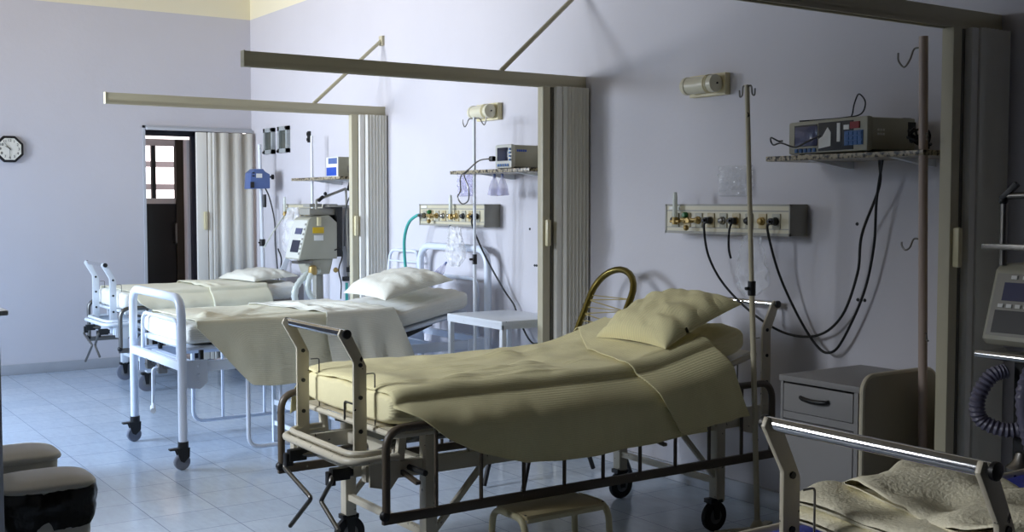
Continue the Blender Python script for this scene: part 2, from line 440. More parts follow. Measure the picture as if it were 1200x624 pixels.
# ------------------------------------------------------------------ accordion door in the doorway
t = thing('accordion_door', 'beige accordion folding door drawn half across the back doorway', 'folding door', (3.66, 9.98, 0))
MB().span((2.96, 9.99, 2.038), (3.915, 10.035, 2.062), .003).done('header_track', M['palemetal'], t)
p = MB().span((3.38, 9.965, .015), (3.475, 10.0, 2.03), .008).done('lead_post', M['pvc'], t)
MB().span((3.435, 9.94, 1.17), (3.465, 9.965, 1.33), .008).done('pull_handle', M['cream'], p)
b = MB()
b.span((3.485, 9.96, .015), (3.515, 10.0, 2.03), .006); b.span((3.522, 9.95, .015), (3.54, 10.0, 2.03), .006)
def pleats(x0, x1, n, yc, amp, z0, z1, th=.006):
    mb = MB(); pts = []
    for k in range(n * 4 + 1):
        t_ = k / (n * 4); a = math.sin(t_ * n * 2 * PI); a = math.copysign(abs(a) ** .7, a)
        pts.append((x0 + (x1 - x0) * t_, yc + amp * a))
    mb.grid(lambda u, v: (pts[round(u * (len(pts) - 1))][0], pts[round(u * (len(pts) - 1))][1], z0 + (z1 - z0) * v), len(pts) - 1, 1)
    return mb
b.done('lead_slat', M['pvc'], t)
pleats(3.545, 3.90, 3, 9.97, .035, .015, 2.03).done('pleated_panel', M['pvc'], t, ang=60, thick=.006)

# ------------------------------------------------------------------ folding partitions between the bays
def partition(y, label, dx=0):
    t = thing('folding_partition', label, 'folding partition', (W - .15, y, 0), 'folding partitions between the beds')
    xs = 1.955
    b = MB(); b.span((xs, y - .02, 2.052), (W, y + .02, 2.10), .002); b.span((xs, y - .022, 2.044), (W, y - .012, 2.056)); b.span((xs, y + .012, 2.03), (W, y + .022, 2.056)); b.span((xs, y - .022, 2.03), (W, y - .014, 2.046))
    b.box((xs - .003, y, 2.066), (.006, .046, .074), bev=.002)
    b.done('header_track', M['track'], t)
    b = MB(); b.tube([(3.38, y + .02, 2.10), (3.905, y + .01, 2.575)], .013, 8); b.box((3.91, y + .01, 2.575), (.02, .05, .07)); b.done('brace_rod', M['track'], t)
    p = MB().span((3.622 + dx, y - .028, .03), (3.672 + dx, y + .022, 2.034), .006).done('lead_post', M['track'], t)
    MB().span((3.634 + dx, y - .056, 1.17), (3.66 + dx, y - .028, 1.315), .009).done('pull_handle', M['cream'], p)
    b = MB()
    b.span((3.684, y - .02, .03), (3.70, y + .02, 2.03)); b.done('seal_strip', M['pvcdark'], t)
    b = MB(); b.span((3.70, y - .05, .03), (3.738, y + .022, 2.034), .006); b.done('lead_slat', M['pvc'], t)
    b = MB(); n = 7; x0 = 3.742; w = (3.915 - x0) / n
    for k in range(n):
        x = x0 + w * k; b.prism([(x, y - .055, .03), (x + w * .5, y - .068, .03), (x + w * .92, y - .055, .03), (x + w * .92, y + .055, .03), (x, y + .055, .03)], (0, 0, 2.004))
    b.span((x0, y - .04, .032), (3.915, y + .04, 2.03))
    b.done('pleated_stack', M['pvc'], t, ang=20)
    b = MB()
    for k in range(5):
        x = 3.64 + k * .06; b.cyl((x, y, 2.03), (x, y, 2.055), .006, 8)
    b.each('carrier', M['black'], t)
    return t
partition(2.58, 'beige folding partition against the wall at right, nearest the camera, on a track over the blue mattress')
partition(5.10, 'beige folding partition behind the gold chair, with a track ending over the middle of the ward')
partition(7.47, 'pale folding partition beside the bedside ventilator at the far bed, its cream track in front of the back wall', .025)

# ------------------------------------------------------------------ clock
t = thing('wall_clock', 'black octagonal wall clock with a pale face on the back wall', 'clock', (1.858, YB - .03, 1.842))
def octa(r, y, n=8): return [(1.858 + r * math.cos(PI / 8 + k * PI / 4), y, 1.842 + r * math.sin(PI / 8 + k * PI / 4)) for k in range(n)]
MB().prism(octa(.115, YB - .035), (0, .033, 0), .006).done('rim', M['black'], t)
MB().prism(octa(.094, YB - .039), (0, .006, 0)).done('dial', M['paper'], t)
def text(body, size, loc, name, m, parent, rot=(PI / 2, 0, 0)):
    cu = bpy.data.curves.new(name, 'FONT'); cu.body = body; cu.size = size; cu.align_x = 'CENTER'; cu.align_y = 'CENTER'; cu.extrude = .0006
    o = bpy.data.objects.new(name, cu); COL.objects.link(o)
    dg = bpy.context.evaluated_depsgraph_get(); me = bpy.data.meshes.new_from_object(o.evaluated_get(dg))
    bpy.data.objects.remove(o); bpy.data.curves.remove(cu)
    off = OFF[parent.name]
    R = Matrix.LocRotScale(V(loc) - off, __import__('mathutils').Euler(rot), None); me.transform(R)
    me.materials.clear(); me.materials.append(m)
    q = bpy.data.objects.new(name, me); COL.objects.link(q); q.parent = parent; OFF[q.name] = off
    return q
for h in range(1, 13):
    a = PI / 2 - h * PI / 6
    text(str(h), .03, (1.858 + .07 * math.cos(a), YB - .0405, 1.842 + .07 * math.sin(a)), 'numeral', M['black'], t)
for nm, ang, ln, w in (('hour_hand', 146, .04, .006), ('minute_hand', 128, .062, .004), ('second_hand', 268, .07, .0018)):
    a = math.radians(ang); d_ = V((math.cos(a), 0, math.sin(a))); c = V((1.858, YB - .044, 1.842))
    MB().bar(c - d_ * .012, c + d_ * ln, w, .002, 0).done(nm, M['black'], t)

# ------------------------------------------------------------------ wall services repeated in each bay
def headwall(y0, label, flip=0):
    """medical gas and power panel, y0 = near end"""
    x = W - .115; y1 = y0 + .81; z0, z1 = 1.257, 1.398
    t = thing('headwall_panel', label, 'gas outlet panel', (W - .05, y0 + .4, z0), 'headwall panels')
    MB().span((x + .004, y0 + .004, z0), (W, y1, z1), .004).done('housing', M['panelend'], t)
    b = MB(); b.span((x - .004, y0, z0), (x + .006, y1, z0 + .012)); b.span((x - .004, y0, z1 - .008), (x + .006, y1, z1)); b.span((x - .004, y1 - .01, z0), (x + .006, y1, z1)); b.span((x - .004, y0, z0), (x + .006, y0 + .006, z1)); b.span((x - .002, y0 + .01, z1 - .034), (x + .006, y1, z1 - .028)); b.span((x - .002, y0 + .01, z0 + .028), (x + .006, y1, z0 + .032))
    b.done('face_frame', M['panelend'], t)
    MB().span((x - .001, y0 + .006, z0 + .012), (x + .005, y1 - .01, z1 - .008)).done('face_plate', M['panel'], t)
    MB().span((x - .005, y1 - .10, z1 - .026), (x, y1 - .03, z1 - .012)).done('name_label', M['label'], t)
    kinds = ['black', 'brass', 'brass', 'steel', 'steel', 'brass', 'black', 'brass', 'black']
    for k in range(9):
        y = y1 - .075 - k * .082; zc = 1.322
        pl = MB().span((x - .007, y - .024, zc - .034), (x, y + .024, zc + .034), .003).done('outlet_plate', M['outlet'] if k % 2 else M['device'], t)
        b = MB(); b.lathe([(.019, 0), (.019, .008), (.013, .012), (.013, .022), (.006, .026), (0, .026)], (x - .006, y, zc), (-1, 0, 0), 14)
        b.done('outlet_socket', M[kinds[k]], pl)
    # flow meter and valve bodies on the gas outlets
    yf = y1 - .10 - (.35 if flip else 0)
    v = MB(); v.cyl((x - .03, yf, 1.30), (x - .03, yf, 1.335), .014); v.cyl((x, yf, 1.318), (x - .03, yf, 1.318), .009); v.cyl((x - .03, yf - .03, 1.315), (x - .03, yf + .03, 1.315), .008, 10)
    v.done('gas_valve', M['brass'], t)
    MB().lathe([(.010, 0), (.012, .01), (.012, .10), (.009, .125), (0, .127)], (x - .03, yf, 1.33), (0, 0, 1), 12).done('flow_meter_tube', M['milky'], t)
    v = MB(); v.lathe([(.016, 0), (.016, .012), (.010, .02), (0, .02)], (x - .008, y1 - .155, 1.345), (-1, 0, 0), 10); v.done('valve_knob', M['green'], t)
    v = MB(); v.cyl((x - .01, y1 - .20, 1.32), (x - .045, y1 - .20, 1.32), .012, 10); v.cyl((x - .035, y1 - .26, 1.325), (x - .035, y1 - .15, 1.325), .007, 10); v.ball((x - .04, y1 - .19, 1.285), .014); v.done('regulator', M['brass'], t)
    return t
headwall(3.475, 'cream gas outlet panel on the wall above the near bed, black cables plugged in')
headwall(5.935, 'cream gas outlet panel behind the teal hose, middle of the three along the wall', 1)
headwall(8.25, 'cream gas outlet panel behind the ventilator at the far bed')

def shelf(y0, y1, label):
    t = thing('wall_shelf', label, 'shelf', (W - .15, (y0 + y1) / 2, 1.575), 'granite wall shelves')
    MB().span((W - .32, y0, 1.577), (W - .001, y1, 1.598), .003).done('slab', M['granite'], t)
    b = MB(); ym = (y0 + y1) / 2
    for s in (-.2, .2): b.prism([(W - .26, ym + s - .012, 1.577), (W - .001, ym + s - .012, 1.577), (W - .001, ym + s - .012, 1.545), (W - .06, ym + s - .012, 1.55)], (0, .024, 0))
    b.each('bracket', M['white'], t)
shelf(2.655, 3.43, 'speckled granite shelf holding the wide monitor, right of the near gas panel')
shelf(5.17, 6.01, 'speckled granite shelf with the small putty monitor above the middle bed')
shelf(7.55, 8.41, 'granite shelf with a blue and white device above the ventilator')

def wall_lamp(y0, label, L=.245):
    t = thing('wall_lamp', label, 'wall lamp', (W - .03, y0 + .15, 1.92), 'tube wall lamps')
    z = 1.968; x = W - .075
    MB().span((W - .035, y0, z - .052), (W - .001, y0 + L, z + .052), .004).done('back_plate', M['cream'], t)
    q = MB().lathe([(0, 0), (.03, .002), (.042, .008), (.042, .05), (.040, .052), (.040, .19), (.043, .192), (.043, .212), (.038, .22), (0, .222)], (x, y0 + .012, z), (0, 1, 0), 28).done('diffuser', M['diffuser'], t)
    b = MB()
    for yy in (y0 + .05, y0 + .065): b.lathe([(.0425, 0), (.045, .003), (.045, .007), (.0425, .01)], (x, yy, z), (0, 1, 0), 28)
    b.each('retaining_ring', M['cream'], q)
    MB().cyl((x, y0 + .013, z), (x, y0 + .008, z), .005, 8).done('end_screw', M['darksteel'], t)
wall_lamp(3.965, 'cream tube wall lamp on the shaded wall above the near bed')
wall_lamp(5.915, 'cream tube wall lamp above the middle bed, behind a drip hook')

# two grey inspection frames near the corner
def inspection(y0, label):
    t = thing('wall_frame', label, 'wall frame', (W - .01, y0 + .11, 1.835), 'grey wall frames')
    z0, z1, y1 = 1.836, 2.06, y0 + .21
    b = MB(); k = .035
    b.span((W - .03, y0, z0), (W, y0 + k, z1)); b.span((W - .03, y1 - k, z0), (W, y1, z1)); b.span((W - .03, y0, z0), (W, y1, z0 + k)); b.span((W - .03, y0, z1 - k), (W, y1, z1))
    b.done('frame', M['greyframe'], t)
    MB().span((W - .016, y0 + k, z0 + k), (W - .001, y1 - k, z1 - k)).done('glass', M['darkglass'], t)
    for (yy, zz) in ((y0 + .015, z1 - .014), (y1 - .015, z0 + .014)):
        MB().lathe([(.010, 0), (.010, .012), (0, .014)], (W - .03, yy, zz), (-1, 0, 0), 12).done('corner_knob', M['black'], t)
inspection(9.49, 'grey framed dark glass panel on the wall, left one next to the room corner')
inspection(9.17, 'grey framed dark glass panel on the wall, right one of the pair')
b = MB(); b.span((W - .022, 8.745, 1.90), (W, 8.775, 1.992), .003); b.span((W - .03, 8.75, 1.955), (W - .02, 8.77, 1.982)); b.span((W - .03, 8.75, 1.912), (W - .02, 8.77, 1.935))
solo(b.done('wall_bracket', M['darksteel']), 'small dark bracket on the wall right of the grey frames', 'bracket')

# wall plugs left in the plaster
for (y, z, l) in ((3.21, 1.315, 'small dark plug hole in the wall between the near panel and the hanging cables'), (5.62, 1.25, 'small dark plug hole in the wall right of the middle gas panel'), (5.57, 1.035, 'dark plug mark low on the wall above the white table'), (3.20, .995, 'row of dark plug holes low on the wall inside the cable loop')):
    b = MB()
    for k in range(3 if z < 1.1 else 1): b.lathe([(.008, 0), (.006, .004), (0, .005)], (W, y - .018 * k, z), (-1, 0, 0), 10)
    solo(b.done('wall_plug', M['black']), l, 'wall plug', 'old plug holes in the wall')

# ------------------------------------------------------------------ crank beds (head towards the right wall)
def crank_bed(xf, yc, L, label, paint, rail, slope_x, slope, zp=.60, rails=(-1, 1), wheel=None, x_leg_head=None):
    """xf: foot handle, yc: middle line, L: foot handle to head handle, zp: platform height"""
    t = thing('hospital_bed', label, 'hospital bed', (xf + L / 2, yc, 0), 'hospital beds')
    wheel = wheel or M['rubber']
    X = lambda x: xf + x
    xlf, xlh = .23, (x_leg_head or L - .37)
    b = MB()
    for s in (-1, 1): b.span((X(-.02), yc + s * .31 - .018, .435), (X(L - .12), yc + s * .31 + .018, .495), .004)
    for x in (.02, xlf, xlf + .45, (xlf + xlh) / 2 + .15, xlh, L - .14): b.span((X(x) - .018, yc - .30, .44), (X(x) + .018, yc + .30, .485), .003)
    # stays between beam and platform
    for x in (.12, .42, .82): 
        for s in (-1, 1): b.bar((X(x), yc + s * .31, .49), (X(x), yc + s * .33, zp - .01), .022, .03)
    # gear plates at the foot and the head
    for x in (.04, L - .2):
        for s in (-1, 1): b.prism([(X(x) - .05, yc + s * .335 - .004, .52), (X(x) + .07, yc + s * .335 - .004, .52), (X(x) + .07, yc + s * .335 - .004, .45), (X(x) + .03, yc + s * .335 - .004, .40), (X(x) - .05, yc + s * .335 - .004, .42)], (0, .008, 0))
    b.done('base_frame', paint, t)
    # rounded foot tray
    b = MB(); b.tube(bent([(X(.10), yc - .34, .515), (X(-.085), yc - .34, .512), (X(-.085), yc + .27, .512), (X(.10), yc + .27, .515)], .08), .014, 10)
    b.tube(bent([(X(.08), yc - .32, .535), (X(-.065), yc - .32, .535), (X(-.065), yc + .25, .535), (X(.08), yc + .25, .535)], .08), .011, 8)
    b.done('foot_bumper', paint, t)
    # upper platform, flat part and raised back section
    xe = L - .2
    zt = lambda x: zp + ramp(x, slope_x, slope)
    b = MB()
    for s in (-1, 1):
        b.tube([(X(.05 + (xe - .05) * k / 16), yc + s * .37, zt(.05 + (xe - .05) * k / 16)) for k in range(17)], .014, 8)
    for k in range(9):
        x = .06 + (xe - .07) * k / 8; b.tube([(X(x), yc - .37, zt(x)), (X(x), yc + .37, zt(x))], .011, 8)
    b.grid(lambda u, v: (X(.06 + (xe - .07) * u), yc - .36 + .72 * v, zt(.06 + (xe - .07) * u) + .013), 16, 2)
    b.done('mattress_platform', paint, t)
    b = MB()
    b.tube([(X(slope_x + .1), yc - .2, .47), (X(xe - .15), yc - .2, zt(xe - .15) - .015)], .012, 8); b.tube([(X(slope_x + .1), yc + .2, .47), (X(xe - .15), yc + .2, zt(xe - .15) - .015)], .012, 8)
    b.tube([(X(.1), yc - .1, .47), (X(.55), yc - .1, zp - .01)], .012, 8); b.tube([(X(.08), yc + .12, zp - .02), (X(.5), yc + .12, .47)], .009, 8)
    b.tube([(X(.02), yc + .12, .46), (X(L * .5), yc + .12, .46)], .012, 8); b.tube([(X(.02), yc - .22, .46), (X(L * .55), yc - .22, .46)], .012, 8)
    b.done('lifting_linkage', M['steel'], t)
    # push handles at both ends
    for sgn, xh, nm in ((-1, 0, 'foot'), (1, L, 'head')):
        for s in (-1, 1):
            y = yc + s * .245
            w = .028
            o = [(X(xh) - w * .9, y - .006, .44), (X(xh) + w * .9, y - .006, .44), (X(xh) + w * .9, y - .006, .83), (X(xh + sgn * .06) + w * .8, y - .006, .955), (X(xh + sgn * .06) - w * .5, y - .006, .965), (X(xh + sgn * .055) - w, y - .006, .945), (X(xh) - w * .9, y - .006, .845)]
            b = MB().prism(o, (0, .012, 0), .003); b.span((X(xh) - .03, y - .012, .47), (X(xh) + .03, y + .012, .50), .003)
            p = b.done('handle_post', paint, t)
            b = MB()
            for z in (.60, .72, .835): b.cyl((X(xh), y - .010, z), (X(xh), y + .010, z), .008, 8)
            b.each('bolt', M['darksteel'], p)
        h = MB().tube([(X(xh + sgn * .056), yc - .262, .948), (X(xh + sgn * .056), yc + .262, .948)], .0145, 14).done('push_bar', M['chrome'], t)
        b = MB()
        for s in (-1, 1): b.lathe([(.0165, 0), (.0165, .008), (.010, .011), (0, .012)], (X(xh + sgn * .056), yc + s * .258, .948), (0, s, 0), 14)
        b.each('end_cap', M['black'], h)
        b = MB()
        for s in (-1, 1): b.tube(bent([(X(xh - sgn * .03), yc + s * .235, .80), (X(xh - sgn * .065), yc + s * .235, .80), (X(xh - sgn * .065), yc + s * .235, zp)], .01), .0026, 6)
        b.tube(bent([(X(xh - sgn * .05), yc - .12, zp), (X(xh - sgn * .05), yc - .12, zp + .07), (X(xh - sgn * .05), yc - .02, zp + .07), (X(xh - sgn * .05), yc - .02, zp)], .01), .004, 6)
        b.each('mattress_stop', M['steel'], t)
    # legs with castors and braces
    for x in (xlf, xlh):
        for s in (-1, 1):
            y = yc + s * .325
            lg = MB().span((X(x) - .024, y - .024, .13), (X(x) + .024, y + .024, .58 if x == xlf else .49), .004).done('leg', paint, t)
            cx = X(x) + (.0 if s > 0 else -.02)
            b = MB(); b.prism([(cx - .022, y - .022, .14), (cx + .022, y - .022, .14), (cx + .016, y - .022, .055), (cx - .008, y - .022, .055)], (0, .005, 0)); b.prism([(cx - .022, y + .017, .14), (cx + .022, y + .017, .14), (cx + .016, y + .017, .055), (cx - .008, y + .017, .055)], (0, .005, 0)); b.span((cx - .036, y - .024, .125), (cx + .036, y + .024, .145), .004)
            b.done('castor_fork', M['black'], lg)
            b = MB().lathe([(.022, -.012), (.050, -.014), (.064, -.010), (.066, 0), (.064, .010), (.050, .014), (.022, .012)], (cx + .003, y, .066), (0, 1, 0), 26)
            b.cyl((cx + .003, y - .02, .066), (cx + .003, y + .02, .066), .012, 12)
            b.done('castor_wheel', wheel, lg)
            MB().lathe([(0, -.018), (.020, -.0175), (.032, -.014), (.032, .014), (.020, .0175), (0, .018)], (cx + .003, y, .066), (0, 1, 0), 20).done('wheel_hub', M['hub'], lg)
    b = MB()
    for s in (-1, 1):
        y = yc + s * .325
        b.bar((X(xlf), y, .20), (X(xlf + .24), y, .45), .02, .02); b.bar((X(xlh), y, .22), (X(xlh - .22), y, .46), .02, .02)
    for x in (xlf, xlh): b.bar((X(x), yc - .32, .215), (X(x), yc + .32, .215), .025, .025)
    b.each('leg_brace', paint, t)
    # folding side rails, hanging low
    xr = L - .175
    for s in rails:
        y = yc + s * .45
        b = MB(); b.tube(bent([(X(-.005), y, .335), (X(-.005), y, .64), (X(xr), y, .64), (X(xr), y, .335)], .075), .0145, 10)
        for x in (.02, xr * .62):
            b.bar((X(x) + .1, y, .44), (X(x) + .1, yc + s * .31, .46), .02, .012)
        r = b.done('side_rail', rail, t)
        MB().span((X(-.02), y - .009, .315), (X(xr + .01), y + .009, .35), .003).done('bottom_rail', M['bronze'] if rail is M['bronze'] else rail, r)
        n = 9
        b = MB()
        for k in range(1, n + 1):
            x = (.19 + (xr - .37) * (k - 1) / (n - 1)); b.cyl((X(x), y, .34), (X(x), y, .635), .0075, 8)
        b.each('rail_bar', rail, r)
        b = MB()
        for x, z in ((-.01, .345), (xr, .46)): b.ball((X(x), y, z), .02, (1, .9, 1), 10)
        b.cyl((X(.15), yc + s * .33, .47), (X(.15), y - s * .005, .47), .011, 8)
        b.each('rail_latch', M['black'], r)
    # two cranks at the foot
    for pts, k in (([(.02, .12, .455), (-.10, .145, .455), (-.115, .165, .41), (-.115, -.085, .344), (-.125, .085, .205)], 0), ([(.02, -.22, .455), (-.10, -.225, .455), (-.115, -.25, .435), (-.115, -.165, .35), (-.125, -.33, .285)], 1)):
        c = MB().tube(bent([(X(p[0]), yc + p[1], p[2]) for p in pts], .018), .0085, 10).done('crank_handle', M['steel'], t)
        q = pts[1]; b = MB(); b.box((X(q[0] + .03), yc + q[1], q[2]), (.07, .035, .045), bev=.006); b.cyl((X(q[0] + .06), yc + q[1], q[2]), (X(.03), yc + q[1], q[2]), .016, 10); b.box((X(q[0] - .002), yc + q[1] + .006, q[2] - .015), (.03, .03, .05), bev=.005)
        b.done('crank_joint', M['darksteel'], c)
    return t

def ramp(x, xh, s, w=.14):
    """zero before xh, slope s after, rounded over +-w"""
    d = x - xh
    if d <= -w: return 0
    if d >= w: return s * d
    return s * (d + w) ** 2 / (4 * w)

def mattress(x0, x1, yc, hw, zbot, th, prof, m, label, wr=.004, seed=0, p=5.5, er=.045):
    """soft slab along x; prof(x) lifts the back section"""
    def fn(u, v):
        # u along, v round the section
        L = x1 - x0; x = x0 + L * u
        e = min(x - x0, x1 - x); k = min(1, e / er); sh = math.sqrt(max(0, 1 - (1 - k) ** 2))
        hy = hw - .03 * (1 - sh); hz = th / 2 * (.62 + .38 * sh)
        a = 2 * PI * v
        ca, sa = math.cos(a), math.sin(a)
        r = (abs(ca) ** p + abs(sa) ** p) ** (-1 / p) if True else 1
        y = hy * max(-1, min(1, ca * r)); z = hz * sa * r
        n = nz(x * 9 + seed, y * 7, z * 12) * wr + nz(x * 22 + seed, y * 3, z * 5) * wr * .6
        end = max(0, 1 - e / .12)
        n += end * .004 * math.sin(y * 46 + 3 * nz(y * 4, seed, 1))
        z += n * (1 if sa > -.3 else .2); y += n * .6 * (1 if ca > 0 else -1)
        return (x, yc + y, zbot + th / 2 + z + prof(x))
    NU = 60
    def fu(u, v):
        # denser stations at both ends
        return fn(.5 - .5 * math.cos(PI * u), v)
    b = MB().grid(fu, NU, 72, uvs=lambda u, v: (u * 2, v * 2.4))
    def cap(u0):
        ring = [fu(u0, j / 72) for j in range(72)]; c = sum((V(q) for q in ring), V((0, 0, 0))) / 72
        vs = [b.bm.verts.new(V(q)) for q in ring]; cc = b.bm.verts.new(c)
        for j in range(72): b.bm.faces.new((vs[j], vs[(j + 1) % 72], cc))
    cap(0); cap(1)
    o = b.done('mattress', m, weld=True, ang=80)
    return solo(o, label, 'mattress', 'bed mattresses')

def drape(name, yc, hw, ztop, X0, X1, near, far, m, label, cat, group, r=.03, fold=.014, seed=0, flare=.05, nu=110, nv=110, wr=.006, lift=.0, stretch=(), thick=.003, over=0, ff=17):
    """cloth laid over a mattress: X0/X1(v) give its two cut edges, near/far(x) how low each side hangs (z)"""
    va, vb = .22, .58
    def fn(u, v):
        x = X0(v) + (X1(v) - X0(v)) * u
        zt = ztop(x) + lift
        if va <= v <= vb:
            f = (v - va) / (vb - va); y = (hw - r) * (1 - 2 * f)
            z = zt; edge = min(f, 1 - f)
            n = nz(x * 5 + seed, y * 4, seed) * wr * 1.2 + nz(x * 4 - y * 9, y * 3 + x * 7, seed + 3) * wr * .8
            for (ax, ay, bx, by, h, w) in stretch:
                d = V((bx - ax, by - ay, 0)); q = V((x - ax, y - ay, 0)); tt = max(0, min(1, q.dot(d) / d.dot(d)))
                dist = (q - d * tt).length; n += h * math.exp(-(dist / w) ** 2) * math.sin(PI * min(1, max(.02, tt * .96 + .02)))
            z += max(-.004, n)
            return (x, yc + y, z)
        sgn = -1 if v > vb else 1
        t = (v - vb) / (1 - vb) if v > vb else (va - v) / va
        zl = (near if v > vb else far)(x)
        hang = max(.0, zt - r - zl)
        arc = r * PI / 2; d = t * (arc + hang)
        if d < arc:
            a = d / r; return (x, yc + sgn * (hw - r + r * math.sin(a)), zt - r + r * math.cos(a) + max(-.003, nz(x * 5 + seed, 1, seed) * wr * (1 - d / arc)))
        k = (d - arc)
        f = k / .30
        out = over * (1 - (1 - min(1, k / .10)) ** 2) + flare * f + fold * f * (math.sin(x * ff + seed + 2.2 * nz(x * 3, seed, 0)) + .8 * nz(x * 9, k * 4, seed)) + .006 * nz(x * 14, k * 10, seed + 5) * min(1, f * 3)
        out += .01 * f * math.sin(k * 14 + x * 3)
        return (x, yc + sgn * (hw + max(out, -.002 - .0 * f)), zt - r - k)
    b = MB().grid(fn, nu, nv, uvs=lambda u, v: (X0(v) + (X1(v) - X0(v)) * u, v * 1.5))
    o = b.done(name, m, ang=80, thick=thick)
    o = solo(o, label, cat, group)
    h = MB(); h.tube([fn(k / 80, 1) for k in range(81)], .0028, 6); h.done('hem', m, o)
    return o

def pillow(c, size, rot, m, label, seed=0, sag=.0, crease=1.0, mark=False):
    a, bb, h = size[0] / 2, size[1] / 2, size[2] / 2
    R = rot
    def P(u, v, s, off=0):
        x, y = 2 * u - 1, 2 * v - 1
        X = a * x * (1 - .10 * (1 - y * y) * abs(x) ** 3); Y = bb * y * (1 - .09 * (1 - x * x) * abs(y) ** 3)
        k = ((1 - abs(x) ** 3) * (1 - abs(y) ** 3)); k = max(0, k) ** .46
        z = h * k * (1 if s > 0 else .75)
        # creases running in from the short ends
        e = (abs(y) ** 1.5) * k
        z += s * crease * .010 * e * math.sin(x * 13 + seed + 2.5 * nz(x * 2 + seed, y * 2, 0)) + s * crease * .010 * nz(x * 2.2 + seed, y * 2.5, s) * k + .006 * crease * nz(x * 5 - y * 4 + seed, y * 3, 2) * k
        z += sag * (x * x + .6 * y * y) * (1 if s > 0 else 1)
        return V(c) + R @ V((X, Y, z + off * s))
    b = MB(); n = 44
    f = lambda t_: .5 - .5 * math.cos(PI * t_)
    b.grid(lambda u, v: P(f(u), f(v), 1), n, n, uvs=lambda u, v: (u * .6, v * .6)); b.grid(lambda u, v: P(f(u), f(v), -1), n, n, uvs=lambda u, v: (u * .6, v * .6))
    o = b.done('pillow', m, weld=True, ang=75)
    o = solo(o, label, 'pillow', 'bed pillows')
    if mark:
        q = MB()
        for (u0, u1, v0, v1) in ((.80, .835, .62, .72), (.81, .84, .735, .78)):
            q.grid(lambda u, v: P(u0 + (u1 - u0) * u, v0 + (v1 - v0) * v, 1, .0015), 6, 8)
        q.done('laundry_mark', M['screenblue'], o)
    return o
Ry = lambda a: Matrix.Rotation(math.radians(a), 3, 'Y')
Rz = lambda a: Matrix.Rotation(math.radians(a), 3, 'Z')
Rx = lambda a: Matrix.Rotation(math.radians(a), 3, 'X')

# ---- the near bed
B1X, B1Y = 1.80, 3.87
crank_bed(B1X, B1Y, 2.02, 'cream enamelled crank bed with brown side rails and yellow linen, nearest complete bed', M['enamel'], M['bronze'], 1.20, .25)
p1 = lambda x: ramp(x, B1X + 1.20, .25)
mattress(1.855, 3.56, B1Y, .385, .617, .135, p1, M['matt'], 'cream sheeted mattress on the near crank bed, back end raised', seed=1, wr=.009, p=4.2, er=.07)
def end_round(x, x0, th):
    k = min(1, max(0, (x - x0) / .07)); return th / 2 * .38 * (1 - math.sqrt(max(0, 1 - (1 - k) ** 2)))
zt1 = lambda x: .7605 + p1(x) - end_round(x, 1.853, .135)
near1 = lambda x: interp([(1.86, .70), (1.93, .665), (2.02, .59), (2.14, .53), (2.36, .462), (2.67, .452), (3.05, .475), (3.3, .49)], x)
drape('bed_sheet', B1Y, .392, zt1, lambda v: 1.856, lambda v: 3.22, near1, lambda x: zt1(x) - .2, M['linen'], 'yellow striped sheet hanging over the side of the near bed', 'sheet', 'bed sheets', seed=2, flare=.02, over=.085, fold=.012, wr=.013, thick=.002, r=.045,
      stretch=((1.95, -.36, 2.9, -.05, .014, .03), (2.0, -.33, 2.75, -.22, .014, .022), (2.1, .1, 3.0, .2, .012, .03), (1.9, -.25, 2.6, -.2, .013, .02), (2.3, .3, 2.9, .05, .010, .03), (2.15, -.1, 3.1, -.2, .010, .018), (1.92, .05, 2.5, -.08, .012, .02), (2.0, -.39, 2.6, -.34, .012, .02)))
near1b = lambda x: interp([(2.9, .49), (3.09, .485), (3.25, .515), (3.45, .53)], x)
drape('draw_sheet', B1Y, .402, zt1, lambda v: interp([(0, 3.25), (.22, 3.22), (.40, 3.0), (.58, 2.90), (.68, 2.93), (1, 3.08)], v), lambda v: interp([(0, 3.42), (.5, 3.34), (.58, 3.32), (1, 3.44)], v), near1b, lambda x: zt1(x) - .2, M['linen'],
      'yellow striped draw sheet laid across the near bed below its pillow', 'sheet', 'bed sheets', seed=9, flare=.02, over=.092, fold=.008, nu=50, lift=.011, wr=.009, r=.045)
pillow((3.33, 3.735, .893), (.44, .49, .20), Rz(-3) @ Ry(-22), M['linen'], 'plump yellow striped pillow leaning on the raised head of the near bed', seed=3, crease=1.5, mark=True)

# ---- the bed on the near right with the blue mattress
B0X, B0Y = 1.81, 1.40
crank_bed(B0X, B0Y, 2.02, 'crank bed with bare blue mattress at the bottom right corner, shiny push bar', M['enamel'], M['enamel'], 1.25, .12, zp=.545)
p0 = lambda x: ramp(x, B0X + 1.25, .12)
mattress(1.865, 3.56, B0Y, .395, .562, .12, p0, M['bluevinyl'], 'bare blue vinyl mattress on the bed in the bottom right corner', wr=.002, seed=5)

